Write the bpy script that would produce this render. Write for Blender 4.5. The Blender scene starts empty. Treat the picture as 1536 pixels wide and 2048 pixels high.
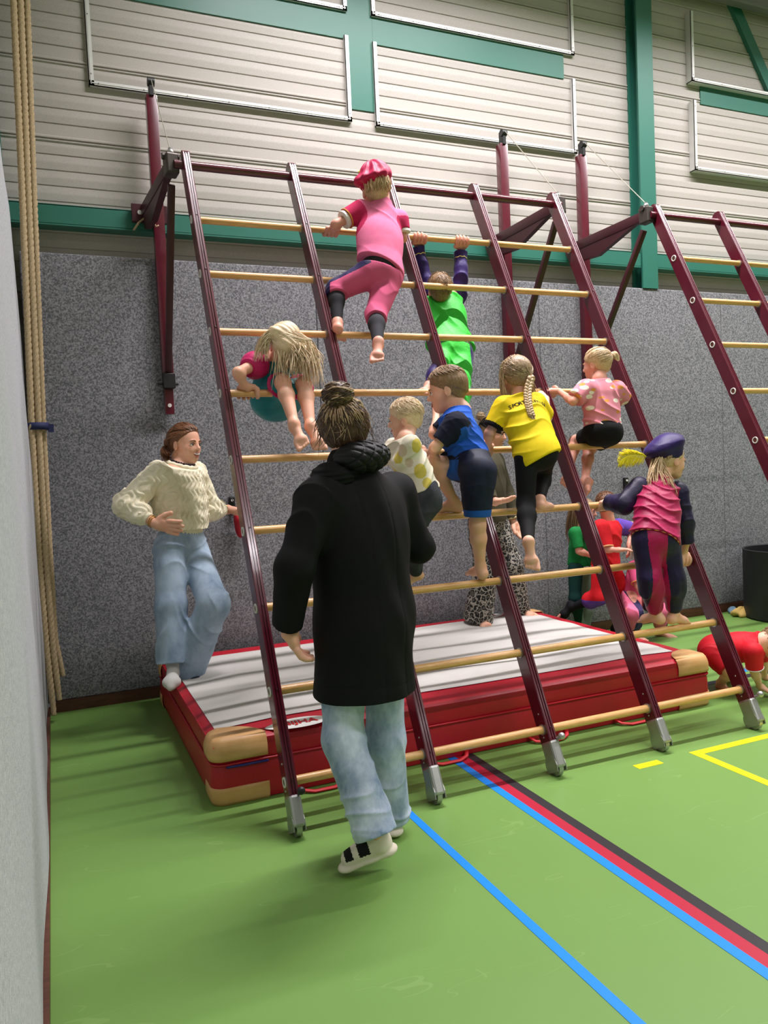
import bpy, bmesh, math, random
import numpy as np
from mathutils import Vector, Matrix
random.seed(7)
SC = bpy.context.scene
COL = SC.collection

# ------------------------------------------------------------------ camera
CAM_YAW, CAM_PITCH, CAM_ROLL, CAM_F = 0.39997446, -0.05585219, -0.04558068, 1566.99
CAM_POS = np.array([0.0948, -5.5197, 1.5])
def cam_basis():
    y, p, r = CAM_YAW, CAM_PITCH, CAM_ROLL
    f = np.array([math.sin(y)*math.cos(p), math.cos(y)*math.cos(p), math.sin(p)])
    rt = np.array([math.cos(y), -math.sin(y), 0.0])
    up = np.cross(rt, f)
    return f, math.cos(r)*rt + math.sin(r)*up, -math.sin(r)*rt + math.cos(r)*up
CF, CR, CU = cam_basis()
cam_data = bpy.data.cameras.new('camera')
cam = bpy.data.objects.new('camera', cam_data)
COL.objects.link(cam)
m = Matrix.Identity(4)
for i in range(3):
    m[i][0], m[i][1], m[i][2], m[i][3] = CR[i], CU[i], -CF[i], CAM_POS[i]
cam.matrix_world = m
cam_data.sensor_fit = 'HORIZONTAL'
cam_data.sensor_width = 36.0
cam_data.lens = CAM_F/1536*36.0
cam_data.clip_start = 0.02
SC.camera = cam

# ------------------------------------------------------------------ world, lamps, exposure
SC.view_settings.view_transform = 'Standard'
SC.view_settings.look = 'None'
SC.view_settings.gamma = 1.0
SC.view_settings.use_curve_mapping = False
SC.view_settings.exposure = 0.0
world = bpy.data.worlds.new('hall'); SC.world = world
world.use_nodes = True
world.node_tree.nodes['Background'].inputs[0].default_value = (0.9, 0.95, 1.0, 1)
world.node_tree.nodes['Background'].inputs[1].default_value = 0.05
LAMP_ROWS = [(-1.42, 6.0, 172.0), (-6.2, 6.0, 84.0), (-10.8, 6.0, 72.0)]   # y, z, watts per fixture
LAMP_X = [2.9, 6.1, 9.3, 12.5]; LAMP_W = [1.3, 0.95, 0.7, 0.5]
for ly, lz, w in LAMP_ROWS:
    for lx, lw in zip(LAMP_X, LAMP_W):
        ld = bpy.data.lights.new('tube_light', 'AREA')
        ld.shape = 'RECTANGLE'; ld.size = 2.9; ld.size_y = 0.07; ld.spread = math.radians(135)
        ld.energy = w*lw; ld.color = (1.0, 0.945, 0.985)
        lo = bpy.data.objects.new('tube_light', ld); COL.objects.link(lo)
        lo.location = (lx, ly, lz-0.09)

# ------------------------------------------------------------------ pixel -> place helpers (survey of the photograph)
def ray(px, py): return CF + CR*(px-768)/CAM_F + CU*(1024-py)/CAM_F
def aty(px, py, y):
    d = ray(px, py); return CAM_POS + d*((y-CAM_POS[1])/d[1])
def atz(px, py, z):
    d = ray(px, py); return CAM_POS + d*((z-CAM_POS[2])/d[2])
LX0, LS, LYF, LYT, LZT = 0.9405, 0.6435, -2.4698, -0.774, 3.3555     # ladder: first stile x, spacing, foot y, top y, top z
LEN = math.hypot(LYT-LYF, LZT)
LN = np.array([0, (LYT-LYF)/LEN, LZT/LEN])          # along the stile, upwards
LP = np.array([0, -LN[2], LN[1]])                   # out of the ladder plane, to the room
def lad(px, py, off=0.0):
    d = ray(px, py); o = np.array([0, LYF, 0]) + LP*off
    return CAM_POS + d*(((o-CAM_POS)@LP)/(d@LP))
def rung_pt(k, x):
    return np.array([x, LYF, 0]) + LN*(0.226+0.3845*k)

# ------------------------------------------------------------------ materials
def mat(name, col, rough=0.6, metal=0.0, spec=0.5, bump=None, noise=None, sheen=0.0, coat=0.0, col2=None, nscale=60, ncontrast=(0.35,0.65), stretch=(1,1,1), sss=0.0):
    mt = bpy.data.materials.new(name); mt.use_nodes = True
    nt = mt.node_tree; b = nt.nodes['Principled BSDF']
    b.inputs['Base Color'].default_value = (*col, 1)
    b.inputs['Roughness'].default_value = rough
    b.inputs['Metallic'].default_value = metal
    b.inputs['Specular IOR Level'].default_value = spec
    if sheen: b.inputs['Sheen Weight'].default_value = sheen; b.inputs['Sheen Roughness'].default_value = 0.35
    if coat: b.inputs['Coat Weight'].default_value = coat; b.inputs['Coat Roughness'].default_value = 0.12
    if sss:
        b.inputs['Subsurface Weight'].default_value = sss
        b.inputs['Subsurface Radius'].default_value = (0.02, 0.008, 0.004)
        b.inputs['Subsurface Scale'].default_value = 0.5
    if col2 is not None or bump:
        tc = nt.nodes.new('ShaderNodeTexCoord'); mp = nt.nodes.new('ShaderNodeMapping')
        mp.inputs['Scale'].default_value = stretch
        nt.links.new(tc.outputs['Object'], mp.inputs['Vector'])
    if col2 is not None:
        n = nt.nodes.new('ShaderNodeTexNoise'); n.inputs['Scale'].default_value = nscale; n.inputs['Detail'].default_value = 5
        n.inputs['Roughness'].default_value = 0.65
        r = nt.nodes.new('ShaderNodeValToRGB')
        r.color_ramp.elements[0].position = ncontrast[0]; r.color_ramp.elements[1].position = ncontrast[1]
        r.color_ramp.elements[0].color = (*col, 1); r.color_ramp.elements[1].color = (*col2, 1)
        nt.links.new(mp.outputs[0], n.inputs['Vector']); nt.links.new(n.outputs['Fac'], r.inputs['Fac'])
        nt.links.new(r.outputs[0], b.inputs['Base Color'])
    if bump:
        n2 = nt.nodes.new('ShaderNodeTexNoise'); n2.inputs['Scale'].default_value = bump[0]; n2.inputs['Detail'].default_value = 4
        bp = nt.nodes.new('ShaderNodeBump'); bp.inputs['Strength'].default_value = bump[1]; bp.inputs['Distance'].default_value = bump[2]
        nt.links.new(mp.outputs[0], n2.inputs['Vector']); nt.links.new(n2.outputs['Fac'], bp.inputs['Height'])
        nt.links.new(bp.outputs[0], b.inputs['Normal'])
    return mt
def srgb(r, g, b):
    return tuple(((c/255)/12.92 if c/255 <= 0.04045 else (((c/255)+0.055)/1.055)**2.4) for c in (r, g, b))
M = {}
M['clad'] = mat('cladding', srgb(166,160,152), 0.55, bump=(420, 0.25, 0.002), col2=srgb(180,174,166), nscale=150)
M['green'] = mat('green_paint', srgb(42,106,90), 0.42, bump=(8,0.08,0.01))
M['alu'] = mat('aluminium', srgb(214,214,210), 0.4, 0.25)
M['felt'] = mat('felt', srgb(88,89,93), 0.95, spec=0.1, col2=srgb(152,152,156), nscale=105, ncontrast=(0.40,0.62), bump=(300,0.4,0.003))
M['felt_lit'] = mat('felt_left_lit', srgb(166,167,171), 0.95, spec=0.1, col2=srgb(194,195,198), nscale=90, ncontrast=(0.38,0.62), bump=(300,0.4,0.003))  # same felt as the back pads, paler to paint in its brighter light
M['base'] = mat('baseboard_wood', srgb(72,40,30), 0.5, col2=srgb(98,56,38), nscale=6, stretch=(1,8,8))
M['maroon'] = mat('maroon_paint', srgb(80,12,30), 0.28, coat=0.5, bump=(24,0.02,0.003), col2=srgb(88,16,36), nscale=14)
M['darksteel'] = mat('dark_steel', srgb(78,70,66), 0.45, 0.6)
M['maroond'] = mat('dark_maroon_paint', srgb(58,16,26), 0.4)
M['wood'] = mat('rung_wood', srgb(204,148,84), 0.42, col2=srgb(226,180,116), nscale=14, stretch=(1.2,9,9), ncontrast=(0.3,0.7), coat=0.25)
M['steel'] = mat('steel', srgb(176,176,174), 0.35, 0.75, bump=(60,0.1,0.003))
M['black'] = mat('black_plastic', srgb(22,22,24), 0.45)
M['white'] = mat('white_plastic', srgb(230,228,222), 0.5)
M['cable'] = mat('cable', srgb(170,165,150), 0.4, 0.5)
M['red'] = mat('red_vinyl', srgb(178,14,38), 0.45, bump=(9,0.25,0.01), col2=srgb(166,10,32), nscale=5)
M['canvas'] = mat('grey_canvas', srgb(196,192,186), 0.75, bump=(260,0.25,0.002))
M['tan'] = mat('tan_leather', srgb(208,158,100), 0.5, bump=(120,0.2,0.002), col2=srgb(216,170,114), nscale=9)
M['tanstitch'] = mat('stitch', srgb(232,206,160), 0.7)
M['pipeblue'] = mat('blue_piping', srgb(36,40,120), 0.5)
M['rope'] = mat('rope_fibre', srgb(158,136,104), 0.9, spec=0.1, col2=srgb(198,178,144), nscale=160, bump=(500,0.5,0.003))
M['strap'] = mat('blue_strap', srgb(24,32,78), 0.7)
M['ltred'] = mat('red_handle', srgb(206,34,44), 0.5)
M['ceil'] = mat('ceiling_paint', srgb(205,205,200), 0.8)
M['wallfar'] = mat('far_wall_paint', srgb(186,182,172), 0.8)
M['duct'] = mat('duct_metal', srgb(120,120,118), 0.5, 0.3)
M['tub'] = mat('black_tub', srgb(26,26,30), 0.6, bump=(90,0.3,0.002))
M['yellowcloth'] = mat('yellow_cloth', srgb(196,164,92), 0.85)
M['bluecloth'] = mat('blue_cloth', srgb(110,140,160), 0.85)
# floor: green sports vinyl with fine pale scuffs
def floor_mat():
    mt = bpy.data.materials.new('green_sports_floor'); mt.use_nodes = True
    nt = mt.node_tree; b = nt.nodes['Principled BSDF']; L = nt.links.new
    tc = nt.nodes.new('ShaderNodeTexCoord')
    n = nt.nodes.new('ShaderNodeTexNoise'); n.inputs['Scale'].default_value = 1.6; n.inputs['Detail'].default_value = 4
    r = nt.nodes.new('ShaderNodeValToRGB'); r.color_ramp.elements[0].color = (*srgb(106,143,70),1); r.color_ramp.elements[1].color = (*srgb(112,149,76),1)
    L(tc.outputs['Object'], n.inputs['Vector']); L(n.outputs['Fac'], r.inputs['Fac'])
    prev = r.outputs[0]
    for i, (rot, sc, th) in enumerate([(0.5,3.2,0.0045),(2.2,2.4,0.004),(1.2,4.3,0.0045)]):
        mp = nt.nodes.new('ShaderNodeMapping'); mp.inputs['Rotation'].default_value = (0,0,rot); mp.inputs['Scale'].default_value = (sc*0.25, sc, 1)
        mp.inputs['Location'].default_value = (i*3.1, i*1.7, 0)
        wv = nt.nodes.new('ShaderNodeTexNoise'); wv.inputs['Scale'].default_value = 1.3; wv.inputs['Detail'].default_value = 2; wv.inputs['Distortion'].default_value = 0.08
        L(tc.outputs['Object'], mp.inputs['Vector']); L(mp.outputs[0], wv.inputs['Vector'])
        sub = nt.nodes.new('ShaderNodeMath'); sub.operation = 'SUBTRACT'; sub.inputs[1].default_value = 0.56+0.03*i; L(wv.outputs['Fac'], sub.inputs[0])
        ab = nt.nodes.new('ShaderNodeMath'); ab.operation = 'ABSOLUTE'; L(sub.outputs[0], ab.inputs[0])
        lt = nt.nodes.new('ShaderNodeMath'); lt.operation = 'LESS_THAN'; lt.inputs[1].default_value = th*0.45; L(ab.outputs[0], lt.inputs[0])
        gm = nt.nodes.new('ShaderNodeTexNoise'); gm.inputs['Scale'].default_value = 3.5+i; L(tc.outputs['Object'], gm.inputs['Vector'])
        gt = nt.nodes.new('ShaderNodeMath'); gt.operation = 'GREATER_THAN'; gt.inputs[1].default_value = 0.56; L(gm.outputs['Fac'], gt.inputs[0])
        mu = nt.nodes.new('ShaderNodeMath'); mu.operation = 'MULTIPLY'; L(lt.outputs[0], mu.inputs[0]); L(gt.outputs[0], mu.inputs[1])
        m2 = nt.nodes.new('ShaderNodeMath'); m2.operation = 'MULTIPLY'; m2.inputs[1].default_value = 0.11; L(mu.outputs[0], m2.inputs[0])
        mx = nt.nodes.new('ShaderNodeMixRGB'); mx.inputs['Color2'].default_value = (*srgb(170,196,130),1)
        L(m2.outputs[0], mx.inputs['Fac']); L(prev, mx.inputs['Color1']); prev = mx.outputs[0]
    L(prev, b.inputs['Base Color'])
    b.inputs['Roughness'].default_value = 0.42; b.inputs['Specular IOR Level'].default_value = 0.35
    return mt
M['floor'] = floor_mat()
def line_mat(name, c): return mat(name, c, 0.42, spec=0.35)
M['lblue'] = line_mat('blue_line_paint', srgb(20,132,232)); M['lred'] = line_mat('red_line_paint', srgb(176,32,56))
M['lblack'] = line_mat('black_line_paint', srgb(46,42,46)); M['lyellow'] = line_mat('yellow_line_paint', srgb(244,222,20))

# ------------------------------------------------------------------ mesh helpers
def unit(v): v = np.asarray(v, float); return v/(np.linalg.norm(v)+1e-12)
class MB:
    def __init__(s): s.v = []; s.f = []; s.g = []; s.n = 0
    def add(s, vs, fs):
        o = len(s.v); s.n += 1; s.g += [s.n]*len(fs); s.v += [tuple(map(float, q)) for q in vs]; s.f += [tuple(o+i for i in f) for f in fs]; return s
    def box(s, c, size, R=None, ch=0.0):
        c = np.array(c, float); h = np.array(size, float)/2; R = np.eye(3) if R is None else np.array(R)
        if ch <= 0:
            vs = [c + R.T@(h*np.array(q)) for q in [(-1,-1,-1),(1,-1,-1),(1,1,-1),(-1,1,-1),(-1,-1,1),(1,-1,1),(1,1,1),(-1,1,1)]]
            return s.add(vs, [(0,3,2,1),(4,5,6,7),(0,1,5,4),(1,2,6,5),(2,3,7,6),(3,0,4,7)])
        bm = bmesh.new(); bmesh.ops.create_cube(bm, size=1.0)
        for v in bm.verts: v.co = Vector((v.co.x*size[0], v.co.y*size[1], v.co.z*size[2]))
        bmesh.ops.bevel(bm, geom=list(bm.edges), offset=ch, segments=2, affect='EDGES', profile=0.5)
        bm.verts.index_update()
        vs = [c + R.T@np.array(v.co) for v in bm.verts]; fs = [tuple(v.index for v in f.verts) for f in bm.faces]; bm.free()
        return s.add(vs, fs)
    def bb(s, lo, hi, ch=0.0):
        lo = np.array(lo, float); hi = np.array(hi, float); return s.box((lo+hi)/2, hi-lo, None, ch)
    def tube(s, path, rad, n=10, cap=True, flat=None):
        P = [np.array(q, float) for q in path]; m_ = len(P)
        rad = [rad]*m_ if np.isscalar(rad) else rad
        t0 = unit(P[1]-P[0]); a = np.array([0,0,1.0]) if abs(t0[2]) < 0.9 else np.array([1.0,0,0])
        u = unit(np.cross(t0, a)); vs = []
        for i in range(m_):
            t = unit(P[min(i+1,m_-1)]-P[max(i-1,0)])
            u = unit(u - t*(u@t)); w = np.cross(t, u)
            for k in range(n):
                an = 2*math.pi*k/n
                vs.append(P[i] + rad[i]*(math.cos(an)*u + math.sin(an)*w*(flat or 1)))
        fs = [(i*n+k, i*n+(k+1)%n, (i+1)*n+(k+1)%n, (i+1)*n+k) for i in range(m_-1) for k in range(n)]
        if cap: fs += [tuple(range(n-1,-1,-1)), tuple((m_-1)*n+k for k in range(n))]
        return s.add(vs, fs)
    def cyl(s, a, b, r, n=20): return s.tube([a, b], r, n)
    def prism(s, poly, a, b, U, V):
        """extrude a 2-D polygon (u,v) from a to b"""
        a = np.array(a, float); b = np.array(b, float); n = len(poly)
        vs = [a + np.array(U)*p[0] + np.array(V)*p[1] for p in poly] + [b + np.array(U)*p[0] + np.array(V)*p[1] for p in poly]
        fs = [(i, (i+1)%n, n+(i+1)%n, n+i) for i in range(n)] + [tuple(range(n-1,-1,-1)), tuple(range(n, 2*n))]
        return s.add(vs, fs)
    def sphere(s, c, r, n=12, squash=(1,1,1)):
        vs = []; fs = []
        for i in range(n+1):
            th = math.pi*i/n
            for k in range(2*n):
                ph = math.pi*k/n
                vs.append(np.array(c)+r*np.array([math.sin(th)*math.cos(ph)*squash[0], math.sin(th)*math.sin(ph)*squash[1], math.cos(th)*squash[2]]))
        for i in range(n):
            for k in range(2*n): fs.append((i*2*n+k, i*2*n+(k+1)%(2*n), (i+1)*2*n+(k+1)%(2*n), (i+1)*2*n+k))
        return s.add(vs, fs)
def wloc(o):
    p = np.zeros(3)
    while o is not None: p += np.array(o.location); o = o.parent
    return p
def build(name, mb, material, parent=None, smooth=False, origin=None, recalc=True):
    vs = np.array(mb.v, float)
    if parent is not None: base = wloc(parent)
    else: base = np.array(origin if origin is not None else ((vs.min(0)+vs.max(0))/2*[1,1,0]+[0,0,vs[:,2].min()]))
    me = bpy.data.meshes.new(name); me.from_pydata([tuple(q) for q in vs-base], [], mb.f); me.update()
    if recalc:
        bm = bmesh.new(); bm.from_mesh(me); bmesh.ops.recalc_face_normals(bm, faces=bm.faces); bm.to_mesh(me); bm.free()
    for q in (material if isinstance(material, list) else [material]): me.materials.append(q)
    if smooth: me.polygons.foreach_set('use_smooth', [True]*len(me.polygons))
    o = bpy.data.objects.new(name, me); COL.objects.link(o)
    if parent is not None: o.parent = parent
    else: o.location = base
    return o
def smooth_sharp(o, ang=40):
    me = o.data; me.polygons.foreach_set('use_smooth', [True]*len(me.polygons))
    bm = bmesh.new(); bm.from_mesh(me)
    for e in bm.edges:
        if len(e.link_faces) == 2 and e.calc_face_angle(0) > math.radians(ang): e.smooth = False
    bm.to_mesh(me); bm.free(); return o
def empty(name, loc, label=None, cat=None, group=None):
    o = bpy.data.objects.new(name, None); o.location = tuple(map(float, loc)); o.empty_display_size = 0.1; COL.objects.link(o)
    tag(o, label, cat, group); return o
def tag(o, label=None, cat=None, group=None, kind=None):
    if label: o['label'] = label
    if cat: o['category'] = cat
    if group: o['group'] = group
    if kind: o['kind'] = kind
    return o
def struct(name, mb, material, parent=None, **k):
    o = build(name, mb, material, parent, **k)
    if parent is None: o['kind'] = 'structure'
    return o

# ------------------------------------------------------------------ the room
ROOM_X, ROOM_Y, ROOM_Z = 16.0, -14.0, 7.2
floor = struct('floor', MB().bb((-0.02, ROOM_Y, -0.1), (ROOM_X, 0.15, 0)), M['floor'])
def fl_line(x0, y0, x1, y1, material):
    return build('court_line', MB().bb((x0, y0, 0.0002), (x1, y1, 0.0014)), material, floor)
YMAT = -0.2
fl_line(1.4179, ROOM_Y, 1.4538, YMAT, M['lblue'])
fl_line(1.8767, ROOM_Y, 1.9192, YMAT, M['lblue'])
fl_line(1.9192, ROOM_Y, 1.9718, YMAT, M['lred'])
fl_line(1.9718, ROOM_Y, 2.0195, YMAT, M['lblack'])
fl_line(2.611, -2.577, 2.76, -2.528, M['lyellow'])
# yellow rectangle: outer corner near (2.965,-2.53)
fl_line(2.965, -2.578, 6.5, -2.530, M['lyellow'])
fl_line(2.965, -5.2, 3.014, -2.578, M['lyellow'])
fl_line(3.95, -1.05, 9.5, -1.0, M['lblue'])
fl_line(3.4, -1.71, 9.5, -1.65, M['lblack'])
fl_line(6.0, -0.64, 9.5, -0.6, M['lblack'])
fl_line(4.25, -1.6, 9.5, -1.54, M['lblue'])

# back wall: ribbed sheet cladding with padding panels below
YC = 0.12
def clad_profile(z0, z1):
    pts = [(0.0, z0)]; z = z0; k = 0
    base = 3.94 - 0.1*12
    zz = base
    while zz < z1-0.05:
        if zz > z0+0.02:
            if k % 5 == 0:
                pts += [(0,zz-0.022),(-0.008,zz-0.014),(-0.008,zz-0.006),(0.006,zz-0.003),(0.006,zz+0.003),(-0.008,zz+0.006),(-0.008,zz+0.016),(0,zz+0.024)]
            else:
                pts += [(0,zz-0.004),(0.007,zz-0.001),(0.007,zz+0.002),(0,zz+0.005),(-0.003,zz+0.047),(-0.003,zz+0.055)]
        zz += 0.1005; k += 1
    pts.append((0.0, z1)); return pts
def cladding(name, x0, x1, y, z0, z1, material, parent, kk=0):
    pr = clad_profile(z0, z1); mb = MB(); n = len(pr)
    mb.add([(x0, y+d, z) for d, z in pr]+[(x1, y+d, z) for d, z in pr], [(i, i+1, n+i+1, n+i) for i in range(n-1)])
    mb.add([(x0, y+0.1, z0), (x1, y+0.1, z0), (x1, y+0.1, z1), (x0, y+0.1, z1)], [(0,1,2,3)])
    return build(name, mb, material, parent, recalc=False)
wb = struct('wall_back', MB().bb((-0.25, 0.25, 0), (ROOM_X, 0.35, ROOM_Z)), M['wallfar'])
cladding('cladding', -0.25, ROOM_X, YC, 2.7, ROOM_Z, M['clad'], wb)
pads = [-0.0, 1.963, 3.902, 5.905, 7.87, 9.84, 11.8, 13.8, ROOM_X]
for i in range(len(pads)-1):
    a, b = pads[i], pads[i+1]
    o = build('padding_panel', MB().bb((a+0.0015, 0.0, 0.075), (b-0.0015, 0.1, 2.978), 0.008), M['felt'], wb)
bbk = struct('baseboard_back', MB().bb((0, -0.012, 0), (ROOM_X, 0.1, 0.075)), M['base'])
# left wall
wl = struct('wall_left', MB().bb((-0.4, ROOM_Y, 0), (-0.28, 0.25, ROOM_Z)), M['wallfar'])
mb = MB(); ys = list(np.linspace(-9.9, -0.045, 50)); zs = [0.05+ (2.98-0.05)*t for t in np.linspace(0,1,26)]
for side in (0, 1):
    pass
def pad_x(y, z):
    return -0.012 - 0.006*(z/2.98)**1.5 + 0.006*math.sin(y*2.3+z*1.7) + 0.004*math.sin(z*6+y*5)
vs = [(pad_x(y, z), y, z) for y in ys for z in zs]; nz = len(zs)
vs += [(-0.27, y, z) for y in ys for z in zs]; off = len(ys)*nz
fs = []
for i in range(len(ys)-1):
    for j in range(nz-1):
        a = i*nz+j; fs.append((a, a+1, a+nz+1, a+nz)); fs.append((off+a, off+a+nz, off+a+nz+1, off+a+1))
    fs.append((i*nz+nz-1, off+i*nz+nz-1, off+(i+1)*nz+nz-1, (i+1)*nz+nz-1))
    fs.append((i*nz, (i+1)*nz, off+(i+1)*nz, off+i*nz))
for j in range(nz-1):
    for i in (0, len(ys)-1):
        fs.append((i*nz+j, off+i*nz+j, off+i*nz+j+1, i*nz+j+1))
mb.add(vs, fs)
build('padding_panel', mb, M['felt_lit'], wl, smooth=False)
smooth_sharp(wl.children[0], 50)
mb = MB()
pr = clad_profile(2.7, ROOM_Z); n = len(pr)
mb.add([(-0.26-d, ROOM_Y, z) for d, z in pr]+[(-0.26-d, 0.2, z) for d, z in pr], [(i, n+i, n+i+1, i+1) for i in range(n-1)])
build('cladding', mb, M['clad'], wl, recalc=False)
struct('baseboard_left', MB().bb((-0.06, ROOM_Y, 0), (-0.001, -0.012, 0.045)), M['base'])
struct('wall_right', MB().bb((ROOM_X, ROOM_Y, 0), (ROOM_X+0.1, 0.35, ROOM_Z)), M['wallfar'])
struct('wall_front', MB().bb((-0.4, ROOM_Y-0.1, 0), (ROOM_X+0.1, ROOM_Y, ROOM_Z)), M['wallfar'])
struct('ceiling', MB().bb((-0.4, ROOM_Y-0.1, ROOM_Z), (ROOM_X+0.1, 0.35, ROOM_Z+0.1)), M['ceil'])
# green steel of the back wall
mb = MB()
mb.bb((-0.2, 0.0, 3.165), (4.985, 0.012, 3.285)); mb.bb((-0.2, 0.0, 3.155), (4.985, 0.118, 3.168)); mb.bb((-0.2, 0.0, 3.28), (4.985, 0.118, 3.288))
struct('trim_1', mb, M['green'])
mb = MB(); mb.bb((5.17, 0.0, 3.165), (ROOM_X, 0.012, 3.285)); mb.bb((5.17, 0.0, 3.155), (ROOM_X, 0.118, 3.168)); mb.bb((5.17, 0.0, 3.28), (ROOM_X, 0.118, 3.288))
struct('trim_2', mb, M['green'])
mb = MB(); mb.bb((4.995, -0.01, 2.978), (5.165, 0.008, ROOM_Z)); mb.bb((5.06, 0.0, 2.978), (5.10, 0.2, ROOM_Z)); mb.bb((4.985, 0.105, 2.978), (5.175, 0.125, ROOM_Z))
col = struct('trim_3', mb, M['green'])
struct('trim_10', MB().bb((-0.25, -0.01, 2.99), (-0.057, 0.118, ROOM_Z)), M['green'])
# flat green bracing plates
YB = YC-0.012
def plate(px, name='trim'):
    q = [aty(x, y, YB) for x, y in px]; n = len(q)
    return MB().add([(p[0], YB, p[2]) for p in q]+[(p[0], YC-0.001, p[2]) for p in q], [tuple(range(n)), tuple(range(2*n-1, n-1, -1))]+[(i, n+i, n+(i+1)%n, (i+1)%n) for i in range(n)])
def rectp(x0, x1, z0, z1): return MB().bb((x0, YB, z0), (x1, YC-0.001, z1))
s_ = (YB-CAM_POS[1])/(-CAM_POS[1])
def up(x, z): return CAM_POS[0]+(x-CAM_POS[0])*s_, 1.5+(z-1.5)*s_
a = up(0.30, 4.659); b = up(2.31, 4.863); struct('trim_4', rectp(a[0], b[0]+0.005, a[1], b[1]), M['green'])
a = up(2.315, 4.160); b = up(2.51, 4.2); struct('trim_5', rectp(a[0], b[0], a[1], ROOM_Z), M['green'])
a = up(2.51, 4.658); b = up(4.228, 4.853); struct('trim_6', rectp(a[0]+0.001, b[0], a[1], b[1]), M['green'])
a = up(5.717, 4.655); b = up(9.0, 4.822); struct('trim_7', rectp(a[0], b[0], a[1], b[1]), M['green'])
pa = aty(1453, 5, YB); pb = aty(1474, 13, YB); pc = aty(1530, 180, YB); pd = aty(1536, 145, YB)
dx = (pc[0]-pa[0])/(pc[2]-pa[2])
lo_z, hi_z = 4.86, 5.75
mb = MB(); w_ = pb[0]-pa[0]
P4 = [(pa[0]+dx*(hi_z-pa[2]), hi_z), (pa[0]+w_+dx*(hi_z-pb[2])+0.0, hi_z), (pa[0]+w_+dx*(lo_z-pb[2]), lo_z), (pa[0]+dx*(lo_z-pa[2]), lo_z)]
mb.add([(x, YB-0.03, z) for x, z in P4]+[(x, YC-0.001, z) for x, z in P4], [(0,1,2,3),(7,6,5,4),(0,4,5,1),(1,5,6,2),(2,6,7,3),(3,7,4,0)])
struct('trim_8', mb, M['green'])
# steel duct/rail running along the wall high up
d0 = aty(1450, 5, 0.0)
dz = d0[2]
struct('trim_9', MB().bb((-0.2, -0.05, 5.61), (ROOM_X, 0.05, 5.70), 0.015).bb((-0.2, 0.0, 5.70), (ROOM_X, 0.11, 5.95)), M['duct'])

# white angle frames on the cladding
def angle_frame(segs, label, group=None, depth=0.05, y0=0.088, w=0.034):
    r = empty('angle_frame', (segs[0][0], y0, min(s[1] for s in segs)), label, 'wall frame', group)
    for (x0, z0, x1, z1) in segs:
        mb = MB()
        lo = (min(x0,x1)-w/2, y0, min(z0,z1)-w/2); hi = (max(x0,x1)+w/2, y0+0.004, max(z0,z1)+w/2)
        mb.bb(lo, hi)
        if x0 == x1: mb.bb((x0-w/2, y0, lo[2]), (x0-w/2+0.006, YC-0.004, hi[2])); mb.bb((x0-w/2+0.012, y0-0.003, lo[2]+0.01), (x0-w/2+0.018, y0, hi[2]-0.01))
        else: mb.bb((lo[0], y0, z0-w/2), (hi[0], YC-0.004, z0-w/2+0.006)); mb.bb((lo[0]+0.01, y0-0.003, z0-0.002), (hi[0]-0.01, y0, z0+0.004))
        build('rail', mb, M['alu'], r)
        L_ = max(abs(x1-x0), abs(z1-z0)); nn = max(2, int(L_/0.3))
        for i in range(nn+1):
            t = (i+0.15)/(nn+0.3); c = (x0+(x1-x0)*t, y0-0.001, z0+(z1-z0)*t)
            if c[2] < 5.3: build('screw', MB().cyl(c, (c[0], c[1]-0.003, c[2]), 0.0045, 8), M['duct'], r)
    return r
sy = (0.088-CAM_POS[1])/(-CAM_POS[1])
def uy(x, z, s=sy): return CAM_POS[0]+(x-CAM_POS[0])*s, 1.5+(z-1.5)*s
def seg(x0, z0, x1, z1, s=sy):
    a = uy(x0, z0, s); b = uy(x1, z1, s); return (a[0], a[1], b[0], b[1])
angle_frame([seg(0.505,4.085,0.505,4.95), seg(0.505,4.085,2.30,4.085), seg(2.30,4.085,2.30,4.67)], 'white metal rail frame behind the hanging ropes and left bracket post')
angle_frame([seg(2.525,4.66,2.525,4.078), seg(2.525,4.078,4.325,4.078), seg(4.325,4.078,4.325,4.655)], 'white metal rail frame below the green band, above the middle of the climbing ladder')
angle_frame([seg(2.525,5.5,2.525,4.88), seg(2.525,4.88,4.325,4.88), seg(4.325,4.88,4.325,5.5)], 'white metal rail frame above the green band at the top centre')
angle_frame([seg(1.0,4.878,2.30,4.878), seg(2.30,4.878,2.30,5.5)], 'white metal rail frame corner left of the green upright at the top edge')
s0 = (0.05-CAM_POS[1])/(-CAM_POS[1])
angle_frame([seg(5.635,5.44,5.635,4.862,s0), seg(5.635,4.862,9.0,4.862,s0)], 'white metal rail frame right of the green column, beside the green diagonal brace', y0=0.05)
angle_frame([seg(5.65,4.665,5.65,4.08,s0), seg(5.65,4.08,9.0,4.08,s0)], 'white metal rail frame right of the green column, below the short green band', y0=0.05)

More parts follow.
